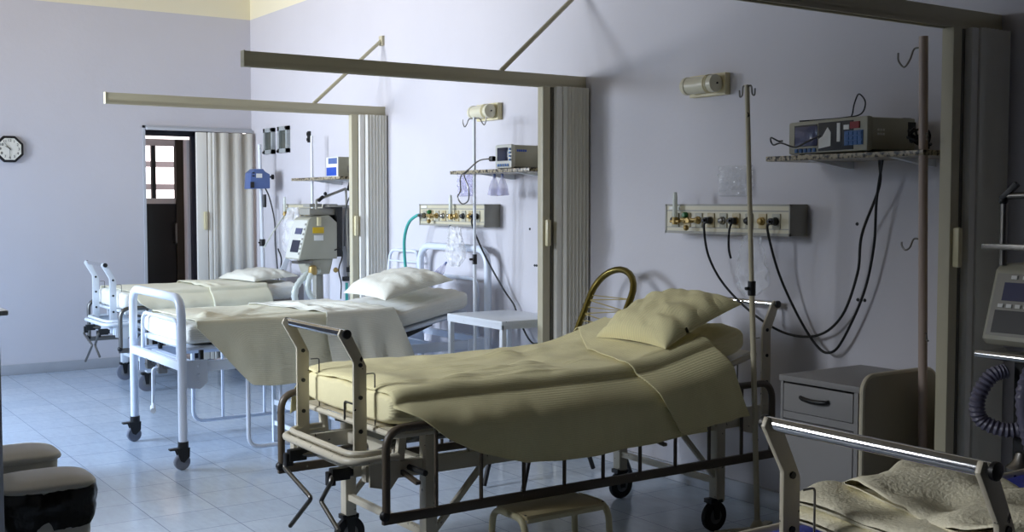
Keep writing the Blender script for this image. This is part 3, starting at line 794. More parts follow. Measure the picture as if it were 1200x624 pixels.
def blanket(label):
    """thick blanket folded in three layers, edges rolled"""
    t = thing('folded_blanket', label, 'blanket', (2.05, 1.42, .69))
    def layer(z, th, x0, x1, y0, y1, skew, sd, amp):
        def fn(u, v):
            a = 2 * PI * v; p = 3.2
            ca, sa = math.cos(a), math.sin(a); r = (abs(ca) ** p + abs(sa) ** p) ** (-1 / p)
            k = min(1, min(u, 1 - u) / .10); sh = math.sqrt(max(0, 1 - (1 - k) ** 2))
            y = (y0 + y1) / 2 + (y1 - y0) / 2 * ca * r * (1 - .05 * (1 - sh)); zz = z + th / 2 + th / 2 * sa * r * (.15 + .85 * sh)
            x = x0 + (x1 - x0) * u + skew * (y - (y0 + y1) / 2)
            w = amp * (nz(x * 7 + sd, y * 6, sd) + .7 * math.sin(x * 30 + y * 17 + 4 * nz(x * 4, y * 4, sd)) * max(0, nz(x * 3 + sd, y * 3, 5) + .2) + .8 * nz(x * 5 - y * 9, y * 4 + x * 6, sd + 2) + .6 * abs(nz(x * 12 + y * 8, y * 3, sd + 4)))
            zz += w * (1 if sa > 0 else .35)
            x += .012 * nz(y * 8, z * 20, sd); y += .010 * nz(x * 8, z * 20, sd + 7)
            return (x, y, zz)
        b = MB(); b.grid(lambda u, v: fn(.5 - .5 * math.cos(PI * u), v), 46, 56)
        return b
    layer(.690, .042, 1.875, 2.30, 1.06, 1.765, .08, 1, .008).done('bottom_fold', M['blanket'], t, weld=True, ang=80)
    layer(.728, .040, 1.88, 2.28, 1.08, 1.755, .13, 11, .014).done('middle_fold', M['blanket'], t, weld=True, ang=80)
    layer(.762, .030, 1.95, 2.28, 1.14, 1.70, .30, 23, .030).done('top_fold', M['blanket'], t, weld=True, ang=80)
blanket('cream ribbed blanket folded on the foot of the blue mattress')

# ---- the far bed
B3X, B3Y = 2.30, 8.93
crank_bed(B3X, B3Y, 1.54, 'white crank bed with a grey side rail and pale sheets, farthest from the camera', M['white'], M['steel'], .95, .06, wheel=M['greywheel'])
p3 = lambda x: ramp(x, B3X + .95, .06)
mattress(2.34, 3.72, B3Y, .385, .617, .13, p3, M['mattw'], 'white sheeted mattress on the farthest bed', seed=8)
zt3 = lambda x: .757 + p3(x)
drape('bed_sheet', B3Y, .392, zt3, lambda v: 2.37 + .1 * max(0, v - .4), lambda v: 3.12, lambda x: interp([(2.4, .70), (2.5, .63), (2.65, .575), (3.1, .585)], x), lambda x: zt3(x) - .15, M['linen2'], 'pale cream sheet over the farthest bed', 'sheet', 'bed sheets', seed=12, nu=60, nv=70, flare=.02, over=.085)
drape('draw_sheet', B3Y, .400, zt3, lambda v: 2.98, lambda v: 3.45, lambda x: .575, lambda x: zt3(x) - .15, M['linen2'], 'pale draw sheet across the farthest bed next to its pillow', 'sheet', 'bed sheets', seed=15, nu=40, nv=70, lift=.010, wr=.008, flare=.02, over=.092, stretch=((2.99, .35, 3.02, -.4, .022, .02), (3.06, .35, 3.10, -.4, .016, .02)))
pillow((3.53, 8.95, .80), (.40, .60, .14), Rz(8) @ Ry(-4), M['linen3'], 'flat white pillow on the farthest bed, beside the blue pump pole', seed=7)

# ---- the middle bed: bluish white tubes
def tube_bed(label):
    yc, hy = 6.38, .44; xf, xh = 1.92, 3.84
    m = M['bluewhite']
    t = thing('hospital_bed', label, 'hospital bed', (2.85, yc, 0), 'hospital beds')
    f = MB(); f.tube(bent([(xf, yc - hy, .13), (xf, yc - hy, .905), (xf, yc + hy, .905), (xf, yc + hy, .13)], .11, 10), .0235, 16)
    f = f.done('foot_frame', m, t)
    MB().tube(bent([(xf + .02, yc - hy + .12, .55), (xf + .02, yc - hy + .12, .775), (xf + .02, yc + hy - .12, .775), (xf + .02, yc + hy - .12, .55)], .08, 8), .011, 10).done('inner_hoop', m, f)
    MB().span((xf - .02, yc - hy, .525), (xf + .02, yc + hy, .57), .006).done('cross_bar', m, f)
    h = MB().tube(bent([(xh, yc - hy + .02, .13), (xh, yc - hy + .02, 1.12), (xh, yc + hy - .02, 1.12), (xh, yc + hy - .02, .13)], .13, 10), .0235, 16).done('head_frame', m, t)
    b = MB(); b.tube(bent([(xh - .01, yc - hy + .12, .55), (xh - .01, yc - hy + .12, .93), (xh - .01, yc + hy - .12, .93), (xh - .01, yc + hy - .12, .55)], .08, 8), .011, 10); b.span((xh - .02, yc - hy, .53), (xh + .02, yc + hy, .57))
    b.done('inner_hoop', m, h)
    b = MB()
    for s in (-1, 1): b.span((xf + .02, yc + s * .38 - .015, .505), (xh - .02, yc + s * .38 + .015, .56), .004)
    for x in (2.0, 2.5, 3.0, 3.5): b.span((x, yc - .38, .51), (x + .035, yc + .38, .55))
    for s in (-1, 1):
        for x in (xf + .06, xh - .09):
            b.prism([(x - .04, yc + s * .40 - .004, .57), (x + .09, yc + s * .40 - .004, .57), (x + .09, yc + s * .40 - .004, .45), (x + .05, yc + s * .40 - .004, .415), (x - .04, yc + s * .40 - .004, .425)], (0, .008, 0))
            for z in (.54, .49, .45): b.lathe([(.009, 0), (.006, .004), (0, .004)], (x + .04, yc + s * .404, z), (0, s, 0), 8)
    b.done('side_beams', m, t)
    # platform with the raised head part
    z2 = lambda x: .632 + p2(x)
    b = MB()
    b.grid(lambda u, v: (1.96 + 1.74 * u, yc - .40 + .80 * v, z2(1.96 + 1.74 * u)), 24, 2)
    b.done('mattress_platform', m, t, thick=.02)
    b = MB()
    for s in (-1, 1):
        b.bar((2.05, yc + s * .36, .55), (2.05, yc + s * .36, .63), .03, .02); b.bar((2.42, yc + s * .36, .55), (2.42, yc + s * .36, .63), .03, .02)
    b.tube([(3.15, yc - .30, .55), (3.50, yc - .30, .675)], .022, 10); b.tube([(3.15, yc + .30, .55), (3.50, yc + .30, .675)], .022, 10)
    b.tube([(2.95, yc, .57), (3.45, yc, .67)], .028, 10)
    b.done('lifting_linkage', M['darksteel'], t)
    # lowered side rails
    for s, nm in ((-1, 'near'), (1, 'far')):
        y = yc + s * .455
        for xa, xb in ((2.275, 2.275 + .95),):
            r = MB().tube(bent([(xa, y, .50), (xa, y, .078), (xb, y, .078), (xb, y, .50)], .07, 8), .012, 10).done('side_rail', m, t)
            b = MB()
            for k in (1, 2, 3): b.cyl((xa + .185 + (k - 1) * .27, y, .08), (xa + .185 + (k - 1) * .27, y, .50), .009, 8)
            b.each('rail_bar', m, r)
    # castors
    for x, s in ((xf, -1), (xf, 1), (xh, -1), (xh, 1)):
        y = yc + s * (hy if x == xf else hy - .02)
        b = MB(); b.cyl((x, y, .115), (x, y, .15), .028, 14); b.prism([(x - .045, y - .02, .118), (x + .03, y - .02, .118), (x + .028, y - .02, .07), (x - .002, y - .02, .04), (x - .02, y - .02, .05)], (0, .004, 0)); b.prism([(x - .045, y + .016, .118), (x + .03, y + .016, .118), (x + .028, y + .016, .07), (x - .002, y + .016, .04), (x - .02, y + .016, .05)], (0, .004, 0))
        b.span((x - .075, y - .018, .108), (x - .02, y + .018, .118), .004)
        c = b.done('castor', M['darksteel'], t)
        MB().lathe([(.012, -.014), (.036, -.015), (.042, -.010), (.043, 0), (.042, .010), (.036, .015), (.012, .014)], (x - .008, y, .043), (0, 1, 0), 22).done('castor_wheel', M['greywheel'], c)
    # cranks under the foot bar
    for y in (6.50, 6.28):
        c = MB().tube(bent([(2.05, y, .50), (1.90, y, .50), (1.90, y, .50)], .01), .012, 10)
        c.box((1.92, y, .50), (.05, .045, .06), bev=.008); c.tube([(1.93, y + .05, .485), (1.93, y - .05, .51)], .012, 8)
        c = c.done('crank_mount', M['steel'], t)
        if y < 6.4:
            b = MB(); b.tube(bent([(1.90, y, .50), (1.87, y, .50), (1.87, y + .01, .30), (1.83, y - .12, .29)], .015), .009, 10); b.done('crank_handle', m, c)
            b = MB(); b.tube([(1.855, y - .035, .295), (1.83, y - .125, .29)], .015, 10); b.done('crank_grip', M['white'], c)
    return t
p2 = lambda x: ramp(x, 3.2, .21)
tube_bed('bluish white tubular bed with small castors, middle one of the row')
mattress(1.97, 3.71, 6.38, .41, .645, .12, p2, M['mattw'], 'white sheeted mattress on the middle tubular bed', wr=.006, seed=21)
zt2 = lambda x: .776 + p2(x)
near2 = lambda x: interp([(2.0, .755), (2.10, .645), (2.29, .425), (2.40, .412), (2.55, .41), (2.89, .43), (3.0, .44)], x)
drape('bed_sheet', 6.38, .418, zt2, lambda v: 2.02 if v < .6 else 2.01, lambda v: 3.05, near2, lambda x: zt2(x) - .18, M['linen2'], 'pale cream sheet hanging in a long corner from the middle bed', 'sheet', 'bed sheets', seed=31, flare=.06, fold=.012, wr=.007,
      stretch=((2.05, -.4, 2.25, .1, .016, .03), (2.2, -.3, 2.7, .3, .012, .03), (2.1, -.38, 2.7, -.2, .012, .02), (2.3, .1, 2.75, -.1, .010, .03), (2.05, -.2, 2.4, -.38, .014, .02)))
drape('draw_sheet', 6.38, .43, zt2, lambda v: interp([(0, 2.62), (.22, 2.62), (.58, 2.76), (.7, 2.74), (1, 2.78)], v), lambda v: interp([(0, 3.1), (.58, 3.18), (1, 3.30)], v), lambda x: interp([(2.7, .43), (2.9, .43), (3.1, .455), (3.3, .485)], x), lambda x: zt2(x) - .18, M['linen3'],
      'white draw sheet bunched across the middle bed below its pillow', 'sheet', 'bed sheets', seed=37, flare=.085, fold=.036, ff=34, nu=90, lift=.012, wr=.011,
      stretch=((2.70, .3, 2.80, -.42, .028, .022), (2.76, .35, 2.87, -.4, .020, .02), (2.85, .2, 3.0, -.42, .018, .02), (2.95, .3, 3.12, -.4, .016, .025)))
pillow((3.39, 6.30, .885), (.46, .66, .19), Rz(-4) @ Ry(-13), M['linen3'], 'plump white pillow on the raised head of the middle bed', seed=17)

# ------------------------------------------------------------------ drip poles
def drip_pole(base, top, r, m, label, hooks, feet=True, foot_r=.16, joint=.55):
    t = thing('drip_pole', label, 'drip stand', (base[0], base[1], 0), 'drip stands')
    b0, t0 = V((base[0], base[1], .03)), V(top)
    MB().tube([b0, b0.lerp(t0, joint)], r * 1.15, 12).done('lower_tube', m, t)
    u = MB().tube([b0.lerp(t0, joint - .01), t0], r, 12).done('upper_tube', m, t)
    b = MB(); k = b0.lerp(t0, joint); b.cyl(k - V((0, 0, .03)), k + V((0, 0, .03)), r * 1.6, 12); b.cyl(k, k + V((-.035, 0, 0)), .007, 8)
    b.done('height_clamp', M['black'], t)
    b = MB()
    n = 3 if feet else 0
    if feet:
        for q in range(n):
            a = q * 2 * PI / n + .5; e = V((base[0] + foot_r * math.cos(a), base[1] + foot_r * math.sin(a), .012))
            b.bar((base[0], base[1], .03), e, .035, .02)
    b.lathe([(.045, .0), (.045, .018), (.03, .04), (r * 1.3, .07)], (base[0], base[1], .001), (0, 0, 1), 18)
    b.done('foot', m, t)
    for zf, pts in hooks:
        p = b0.lerp(t0, zf)
        MB().tube(smooth([p + V(q) for q in pts], 6), .0035, 8).each('hook', M['steel'], t)
    return t
J = lambda s, d=1: [(0, s * .006, 0), (0, s * .03, .012 * d), (0, s * .045, -.02), (0, s * .062, -.035), (0, s * .078, -.02), (0, s * .08, .012)]
drip_pole((3.53, 3.385), (3.44, 3.385, 1.885), .0105, M['creampole'], 'cream drip pole with chipped paint in front of the head of the near bed', ((.995, [(0, 0, 0), (0, .022, .004), (0, .027, -.03), (0, .04, -.036), (0, .043, -.01)]), (.995, [(0, 0, 0), (0, -.022, .004), (0, -.03, -.03), (0, -.042, -.034), (0, -.044, -.008)])), foot_r=.18)
drip_pole((3.665, 2.672), (3.612, 2.672, 2.01), .0165, M['pole'], 'rosy beige drip pole with wire hooks standing by the partition at right', ((.985, [(0, .01, -.01), (0, .04, -.012), (-.01, .05, -.05), (-.01, .075, -.075), (-.01, .10, -.05), (-.01, .102, -.02)]), (.62, [(0, .01, .01), (0, .04, .012), (-.01, .05, -.02), (-.01, .07, -.03), (-.01, .085, -.015), (-.01, .086, 0)]), (.82, [(0, -.01, 0), (-.02, -.03, .0), (-.03, -.04, -.02), (-.05, -.06, -.02)]), (.45, [(0, -.01, 0), (-.02, -.03, .0), (-.03, -.04, -.02), (-.05, -.06, -.02)])), foot_r=.001, joint=.12)
drip_pole((3.685, 5.862), (3.672, 5.845, 1.915), .009, M['white'], 'thin white drip pole with two hooks beside the head of the middle bed', ((.997, [(0, 0, 0), (0, .06, -.002), (0, .085, -.03), (0, .11, -.045), (0, .13, -.02), (0, .132, 0)]), (.997, [(0, 0, 0), (0, -.06, -.006), (0, -.085, -.03), (0, -.11, -.045), (0, -.128, -.02), (0, -.13, 0)])), foot_r=.12)
drip_pole((3.80, 9.47), (3.765, 9.47, 1.91), .016, M['white'], 'thick white drip pole carrying the blue pump, by the back corner', (), foot_r=.09)
drip_pole((3.785, 8.43), (3.785, 8.43, 1.935), .011, M['white'], 'slim white drip pole behind the ventilator', (), foot_r=.09)

# blue infusion pump clamped to the far pole
t = thing('infusion_pump', 'blue infusion pump clamped to the thick white pole at the far bed', 'infusion pump', (3.70, 9.40, 1.53))
MB().prism([(3.61, 9.30, 1.525), (3.79, 9.30, 1.53), (3.79, 9.30, 1.65), (3.745, 9.30, 1.675), (3.73, 9.30, 1.695), (3.66, 9.30, 1.695), (3.62, 9.30, 1.66)], (0, .14, 0), .008).done('case', M['bluedev'], t)
MB().span((3.665, 9.292, 1.62), (3.715, 9.301, 1.655)).done('label_plate', M['label'], t)
MB().span((3.612, 9.294, 1.535), (3.645, 9.301, 1.585)).done('display', M['black'], t)
b = MB(); b.span((3.63, 9.294, 1.655), (3.65, 9.301, 1.665)); b.span((3.63, 9.294, 1.63), (3.65, 9.301, 1.64)); b.each('button', M['black'], t)
b = MB(); b.cyl((3.79, 9.36, 1.63), (3.83, 9.36, 1.63), .008, 10); b.lathe([(.012, 0), (.022, .004), (.022, .018), (0, .02)], (3.825, 9.36, 1.63), (1, 0, 0), 14); b.done('clamp_knob', M['black'], t)
MB().span((3.745, 9.435, 1.58), (3.80, 9.46, 1.64), .004).done('pole_clamp', M['darksteel'], t)
b = MB(); b.cyl((3.795, 9.440, 1.37), (3.795, 9.440, 1.48), .014, 10)
solo(b.done('pole_sensor', M['black']), 'small black sensor clipped to the thick white pole below the blue pump', 'sensor')

def cable(pts, r, m, name, label, cat, group=None, plug=None, n=8, pm=None):
    t = thing(name, label, cat, pts[0], group)
    MB().tube(smooth(pts, n), r, 8).done('lead', m, t)
    for c, d in (plug or ()):
        b = MB(); c, d = V(c), V(d); b.cyl(c, c + d * .038, .013, 12); b.box(c + d * .018, (.026, .036, .03), bev=.006); b.cyl(c + d * .036, c + d * .05, .007, 8)
        b.done('plug', pm or M['black'], t)
    return t
cable([(3.785, 9.435, 1.56), (3.83, 9.42, 1.45), (3.87, 9.41, 1.25), (3.87, 9.40, 1.05), (3.87, 9.36, .86), (3.87, 9.34, .7)], .006, M['darksteel'], 'power_cable', 'dark cable hanging from the blue pump down the wall', 'cable', 'dark cables on the wall')
cable([(3.80, 9.17, 1.02), (3.85, 9.22, .92), (3.87, 9.33, .78)], .006, M['darksteel'], 'power_cable', 'short dark cable branching low on the wall behind the far pillow', 'cable', 'dark cables on the wall')
cable([(3.80, 3.007, 1.574), (3.83, 3.03, 1.466), (3.86, 3.136, 1.273), (3.87, 3.163, 1.113), (3.87, 3.24, .928), (3.87, 3.368, .832), (3.87, 3.549, .822), (3.86, 3.731, .889), (3.83, 3.896, 1.016), (3.79, 3.965, 1.153), (3.765, 3.972, 1.29), (3.775, 3.964, 1.318)], .0058, M['black'], 'power_cable', 'black cable from the near shelf looping to the left half of the near gas panel', 'cable', 'dark cables on the wall', [((3.796, 3.964, 1.322), (-1, 0, 0))])
cable([(3.80, 2.992, 1.574), (3.83, 3.041, 1.414), (3.86, 3.075, 1.222), (3.87, 3.131, 1.026), (3.87, 3.238, .82), (3.87, 3.306, .762), (3.87, 3.377, .786), (3.86, 3.476, .909), (3.82, 3.553, 1.093), (3.77, 3.575, 1.28), (3.765, 3.556, 1.318)], .0058, M['black'], 'power_cable', 'black cable hanging in the deeper loop to the right end of the near gas panel', 'cable', 'dark cables on the wall', [((3.796, 3.554, 1.322), (-1, 0, 0))])
cable([(3.78, 3.800, 1.325), (3.765, 3.806, 1.28), (3.768, 3.812, 1.20), (3.77, 3.80, 1.15)], .0055, M['black'], 'power_cable', 'short loose black cable end hanging from the near gas panel', 'cable', 'dark cables on the wall', [((3.797, 3.80, 1.322), (-1, 0, 0))])
cable([(3.775, 6.015, 1.325), (3.765, 6.02, 1.27), (3.82, 5.96, 1.08), (3.87, 5.83, .88), (3.885, 5.74, .79), (3.885, 5.68, .70), (3.885, 5.55, .58), (3.885, 5.4, .60), (3.885, 5.2, .585)], .0055, M['black'], 'power_cable', 'black cable running from the middle gas panel down behind the white table', 'cable', 'dark cables on the wall', [((3.796, 6.015, 1.322), (-1, 0, 0))])
cable([(3.795, 6.34, 1.262), (3.79, 6.342, 1.2), (3.79, 6.345, 1.13)], .0055, M['black'], 'power_cable', 'short black cable end below the left half of the middle gas panel', 'cable', 'dark cables on the wall')
cable([(3.79, 6.68, 1.325), (3.76, 6.71, 1.32), (3.75, 6.80, 1.27), (3.75, 6.86, 1.16), (3.76, 6.87, 1.0), (3.78, 6.86, .78)], .0105, M['teal'], 'oxygen_hose', 'teal hose curving down from the middle gas panel', 'hose', None, [((3.797, 6.67, 1.322), (-1, 0, 0))], pm=M['steel'])
cable([(3.84, 7.74, 1.574), (3.83, 7.80, 1.5), (3.81, 7.86, 1.4), (3.81, 7.90, 1.25), (3.82, 7.93, 1.08)], .005, M['darksteel'], 'power_cable', 'grey cable hanging from the far shelf behind the ventilator', 'cable', 'dark cables on the wall')

# ------------------------------------------------------------------ monitors and other things on the shelves
t = thing('patient_monitor', 'wide putty-coloured monitor with a dark screen and blue keypad on the near shelf', 'monitor'); w, h = .45, .137
MB().span((.02, -w / 2, .008), (.25, w / 2, h - .004), .008).done('case', M['device'], t)
MB().span((0, -w / 2 - .004, .004), (.03, w / 2 + .004, h), .01).done('bezel', M['device'], t)
MB().span((-.003, .05, .036), (.004, .185, h - .022), .002).done('screen', M['screenblue'], t)
b = MB(); b.span((-.002, .052, .034), (.002, .19, h - .016))
b.done('screen_surround', M['black'], t)
b = MB()
for k in range(5): b.span((-.006, .058 + k * .027, .010), (.004, .076 + k * .027, .026), .002)
b.each('soft_key', M['bluepanel'], t)
pn = MB().span((-.002, -.155, .012), (.006, .045, h - .012), .002).done('module_bay', M['black'], t)
MB().prism([(-.004, .04, .022), (-.004, -.03, .03), (-.004, -.03, .085), (-.004, -.012, .105), (-.004, .018, .07), (-.004, .04, .06)], (.003, 0, 0)).done('paper_slip', M['label'], pn)
MB().span((-.005, -.085, .045), (.002, -.066, .118), .001).done('paper_slip', M['label'], pn)
k = MB()
for i in range(4):
    for j in range(3): k.span((-.007, -.205 + i * .024, .030 + j * .018), (.003, -.186 + i * .024, .044 + j * .018), .002)
k.span((-.004, -.208, .028), (.003, -.108, .084)); k.done('keypad', M['bluepanel'], t)
k = MB(); k.span((-.006, -.19, .092), (.003, -.14, .118)); k.done('alarm_label', M['red'], t)
k = MB(); k.span((-.006, -.135, .090), (.003, -.105, .108)); k.done('name_label', M['label'], t)
k = MB()
for j in range(2):
    for i in range(3): k.span((.055 + i * .013, -w / 2 - .0012, .064 + j * .016), (.064 + i * .013, -w / 2, .073 + j * .016))
k.done('case_marking', M['label'], t)
k = MB(); k.span((.21, -w / 2 - .002, .088), (.25, -w / 2, .118)); k.span((.21, -.2, h - .006), (.252, -.1, h - .001)); k.each('vent', M['black'], t)
k = MB()
for y in (-.19, .19):
    for x in (.04, .22): k.cyl((x, y, -.0005), (x, y, .01), .012, 10)
k.each('rubber_foot', M['rubber'], t)
t.location = (3.612, 3.118, 1.599); t.rotation_euler = (0, 0, math.radians(-8))
cable([(3.66, 3.30, 1.741), (3.67, 3.22, 1.741), (3.69, 3.13, 1.742), (3.71, 3.08, 1.745), (3.72, 3.07, 1.80), (3.71, 3.04, 1.835), (3.70, 3.00, 1.80), (3.70, 3.02, 1.755), (3.70, 3.10, 1.745), (3.68, 3.2, 1.742), (3.67, 3.26, 1.741)], .003, M['darksteel'], 'sensor_lead', 'thin dark sensor lead curled on top of the near monitor', 'cable', 'sensor leads on the monitors')
cable([(3.635, 3.37, 1.662), (3.60, 3.36, 1.66), (3.59, 3.39, 1.675), (3.61, 3.41, 1.66), (3.60, 3.385, 1.645), (3.585, 3.33, 1.65), (3.58, 3.25, 1.63), (3.575, 3.18, 1.65), (3.58, 3.12, 1.67)], .0035, M['black'], 'sensor_lead', 'black sensor lead across the left front of the near monitor', 'cable', 'sensor leads on the monitors')
pts = []
for k in range(46):
    a = k * .62; pts.append((3.74 + .05 * math.cos(a) * (1 - .004 * k), 2.775 + .045 * math.sin(a) * math.cos(k * .2), 1.605 + .008 * (k % 7) + .03 * abs(math.sin(a * .5))))
cable(pts, .0045, M['black'], 'cable_bundle', 'tangled black cable bundle on the shelf behind the near monitor', 'cable', None, n=3)

t = thing('patient_monitor', 'small putty-coloured monitor with a square screen on the middle shelf', 'monitor'); w, h = .17, .14
MB().span((.02, -w / 2 + .004, .006), (.24, w / 2 - .004, h - .004), .006).done('case', M['device'], t)
MB().span((0, -w / 2, .004), (.03, w / 2, h), .012).done('bezel', M['devlight'], t)
MB().span((-.003, -.052, .046), (.004, .058, h - .018), .002).done('screen', M['screen'], t)
k = MB()
for i in range(5): k.span((-.005, -.06 + i * .025, .014), (.004, -.045 + i * .025, .030), .002)
for j in range(4): k.span((-.005, -.078, .045 + j * .02), (.004, -.064, .058 + j * .02), .002)
k.each('soft_key', M['bluepanel'], t)
k = MB()
for i in range(5): k.span((.04 + i * .014, -w / 2 + .0028, .098), (.051 + i * .014, -w / 2 + .005, .110))
k.done('case_marking', M['bluedeep'], t)
k = MB(); k.span((.02, -w / 2 + .002, .0), (.24, w / 2 - .002, .012)); k.done('base', M['darksteel'], t)
t.location = (3.65, 5.503, 1.5985)
cable([(3.645, 5.592, 1.66), (3.63, 5.62, 1.66), (3.61, 5.70, 1.65), (3.60, 5.80, 1.60), (3.585, 5.86, 1.56), (3.59, 5.87, 1.48), (3.60, 5.92, 1.44), (3.60, 5.87, 1.40), (3.60, 5.80, 1.42), (3.59, 5.78, 1.49), (3.59, 5.83, 1.57), (3.61, 5.82, 1.602)], .0042, M['steel'], 'sensor_lead', 'grey sensor lead looping below the middle shelf', 'cable', 'sensor leads on the monitors', [((3.645, 5.59, 1.66), (0, 1, 0))])

t = thing('nebuliser_box', 'blue and white boxed device standing on the far shelf', 'device')
MB().span((0, -.10, 0), (.20, .10, .145), .008).done('case', M['device'], t)
MB().span((-.004, -.10, .0), (.006, .10, .145), .003).done('front_panel', M['label'], t)
MB().span((-.007, -.075, .008), (0, .092, .07), .002).done('blue_panel', M['bluedeep'], t)
MB().span((-.007, -.085, .095), (0, .06, .138), .002).done('sky_panel', M['bluedev'], t)
k = MB(); k.span((.09, -.103, .115), (.19, -.099, .14)); k.done('side_label', M['bluedeep'], t)
MB().span((.07, -.103, .03), (.13, -.099, .08)).done('side_plate', M['panelend'], t)
t.location = (3.665, 7.80, 1.5985)

# ------------------------------------------------------------------ plastic bags, films and masks on the wall
def crumpled_bag(c, w, d, h, m, label, seed, taper=.5):
    def fn(u, v):
        a = 2 * PI * u; k = v
        ww = w / 2 * (taper + (1 - taper) * math.sin(min(1, k * 1.25) * PI / 2)) * (1 if k < .82 else max(.25, 1 - (k - .82) * 3.6)); dd = d / 2 * (.35 + .65 * math.sin(PI * min(1, k * 1.05) * .95 + .05))
        x = math.cos(a) * dd; y = math.sin(a) * ww; z = -h * k
        n = nz(math.cos(a) * 2.2 + seed, math.sin(a) * 2.2, k * 6) * .022 + nz(math.cos(a) * 6 + seed, math.sin(a) * 6, k * 14) * .007
        return (c[0] + x + n * math.cos(a), c[1] + y + n * math.sin(a) * 1.3, c[2] + z + .01 * nz(u * 9, seed, 1))
    return solo(MB().grid(fn, 36, 30, closeu=True).done('plastic_bag', m, ang=25), label, 'plastic bag', 'clear bags hung on the gas panels')
crumpled_bag((3.765, 3.66, 1.255), .19, .06, .27, M['film'], 'crumpled clear plastic bag hanging from the near gas panel', 4)
crumpled_bag((3.765, 6.225, 1.255), .20, .07, .25, M['bagfilm'], 'crumpled clear plastic bag with a mask hanging from the middle gas panel', 9)
crumpled_bag((3.70, 8.62, 1.37), .34, .12, .42, M['bagfilm'], 'clear plastic bag hanging left of the ventilator', 14)
def breathing_mask(c, s, label, m, lean=(0, 0, -1)):
    t = thing('breathing_mask', label, 'mask', c, 'breathing masks')
    MB().lathe([(.010 * s, 0), (.014 * s, .02 * s), (.02 * s, .03 * s), (.034 * s, .07 * s), (.042 * s, .12 * s), (.044 * s, .135 * s), (.038 * s, .137 * s), (.03 * s, .09 * s)], c, lean, 18).done('mask_shell', m, t)
    MB().lathe([(.009 * s, -.012), (.009 * s, .012)], c, lean, 12).done('connector', M['bluedev'], t)
breathing_mask((3.75, 5.745, 1.565), .85, 'lavender breathing mask hanging below the middle shelf, left one', M['filmlav'], (.02, .12, -1))
breathing_mask((3.75, 5.66, 1.565), .85, 'lavender breathing mask hanging below the middle shelf, right one', M['filmlav'], (0, -.06, -1))
breathing_mask((3.74, 6.30, 1.02), .75, 'clear breathing mask at the bottom of the bag on the middle gas panel', M['filmlav'], (-.5, .2, -.8))
def wall_film(y0, y1, z0, z1, m, label, seed):
    fn = lambda u, v: (W - .014 - .016 * abs(nz(u * 7 + seed, v * 5, 0)) - .010 * nz(u * 16, v * 12, seed), y0 + (y1 - y0) * u + .006 * nz(v * 5, seed, 1), z0 + (z1 - z0) * v)
    return solo(MB().grid(fn, 26, 20).done('plastic_sleeve', m, ang=15, thick=.001), label, 'plastic sleeve', 'plastic sleeves taped to the wall')
wall_film(3.80, 4.02, 1.435, 1.579, M['sleeve'], 'shiny clear plastic sleeve on the wall above the near gas panel', 3)
wall_film(6.24, 6.416, 1.449, 1.586, M['filmlav'], 'lavender plastic sleeve on the wall left of the hanging masks', 8)

# ------------------------------------------------------------------ ventilator at the far bed
def hose(mb, pts, r, n=8):
    P = smooth(pts, n); rr = [r * (1 + .10 * (1 if k % 2 else -1)) for k in range(len(P))]
    return mb.tube(P, rr, 10)
t = thing('ventilator', 'putty-coloured ventilator with slanted control face and yellow sticker at the far bed', 'ventilator', (3.66, 8.08, 0), 'ventilators')
c = MB().prism([(3.455, 7.94, .985), (3.535, 7.94, 1.285), (3.56, 7.94, 1.30), (3.70, 7.94, 1.315), (3.765, 7.94, 1.26), (3.765, 7.94, .985)], (0, .27, 0), .008).done('control_unit', M['device'], t)
def on_face(mb, s0, s1, y0, y1, p0=(3.455, .985), p1=(3.535, 1.285), out=.006, th=.008):
    """thin block lying on the slanted face: s along the face, y across"""
    p0, p1 = V((p0[0], 0, p0[1])), V((p1[0], 0, p1[1])); d = (p1 - p0); L = d.length; d.normalize(); n_ = V((-d.z, 0, d.x))
    a, b_ = p0 + d * L * s0, p0 + d * L * s1
    mb.prism([(a.x + n_.x * out, y0, a.z + n_.z * out), (b_.x + n_.x * out, y0, b_.z + n_.z * out), (b_.x - n_.x * th, y0, b_.z - n_.z * th), (a.x - n_.x * th, y0, a.z - n_.z * th)], (0, y1 - y0, 0)); return mb
on_face(MB(), .03, .97, 7.95, 8.20, out=.003).done('control_face', M['devlight'], c)
on_face(MB(), .17, .47, 7.99, 8.13, out=.007).done('screen', M['screen'], c)
on_face(MB(), .62, .77, 8.0, 8.12, out=.007).done('display', M['screenblue'], c)
b = MB()
for k in range(7): on_face(b, .12 + k * .12, .17 + k * .12, 7.955, 7.975, out=.008)
b.each('key', M['panelend'], c)
MB().span((3.565, 7.936, 1.18), (3.655, 7.941, 1.225), .001).done('yellow_sticker', M['yellow'], t)
MB().span((3.575, 7.936, 1.125), (3.65, 7.941, 1.165), .001).done('pale_sticker', M['label'], t)
MB().span((3.60, 7.925, 1.235), (3.63, 7.945, 1.30), .004).done('oxygen_cell', M['cream'], t)
MB().span((3.765, 7.95, 1.0), (3.815, 8.2, 1.39), .006).done('rear_pack', M['darksteel'], t)
b = MB(); b.span((3.56, 7.98, 1.315), (3.78, 8.18, 1.365), .006); b.span((3.56, 7.98, 1.375), (3.66, 8.10, 1.40), .004); b.span((3.69, 7.92, 1.375), (3.88, 8.0, 1.39), .003)
b.done('top_module', M['panelend'], t)
MB().prism([(3.575, 7.96, .87), (3.71, 7.96, .87), (3.74, 7.96, .985), (3.54, 7.96, .985)], (0, .23, 0), .006).done('neck_block', M['device'], t)
MB().span((3.44, 7.93, .955), (3.56, 8.05, .975), .004).done('hose_tray', M['steel'], t)
b = MB(); b.span((3.63, 8.03, .12), (3.69, 8.10, .88), .006); b.done('column', M['panelend'], t)
b = MB()
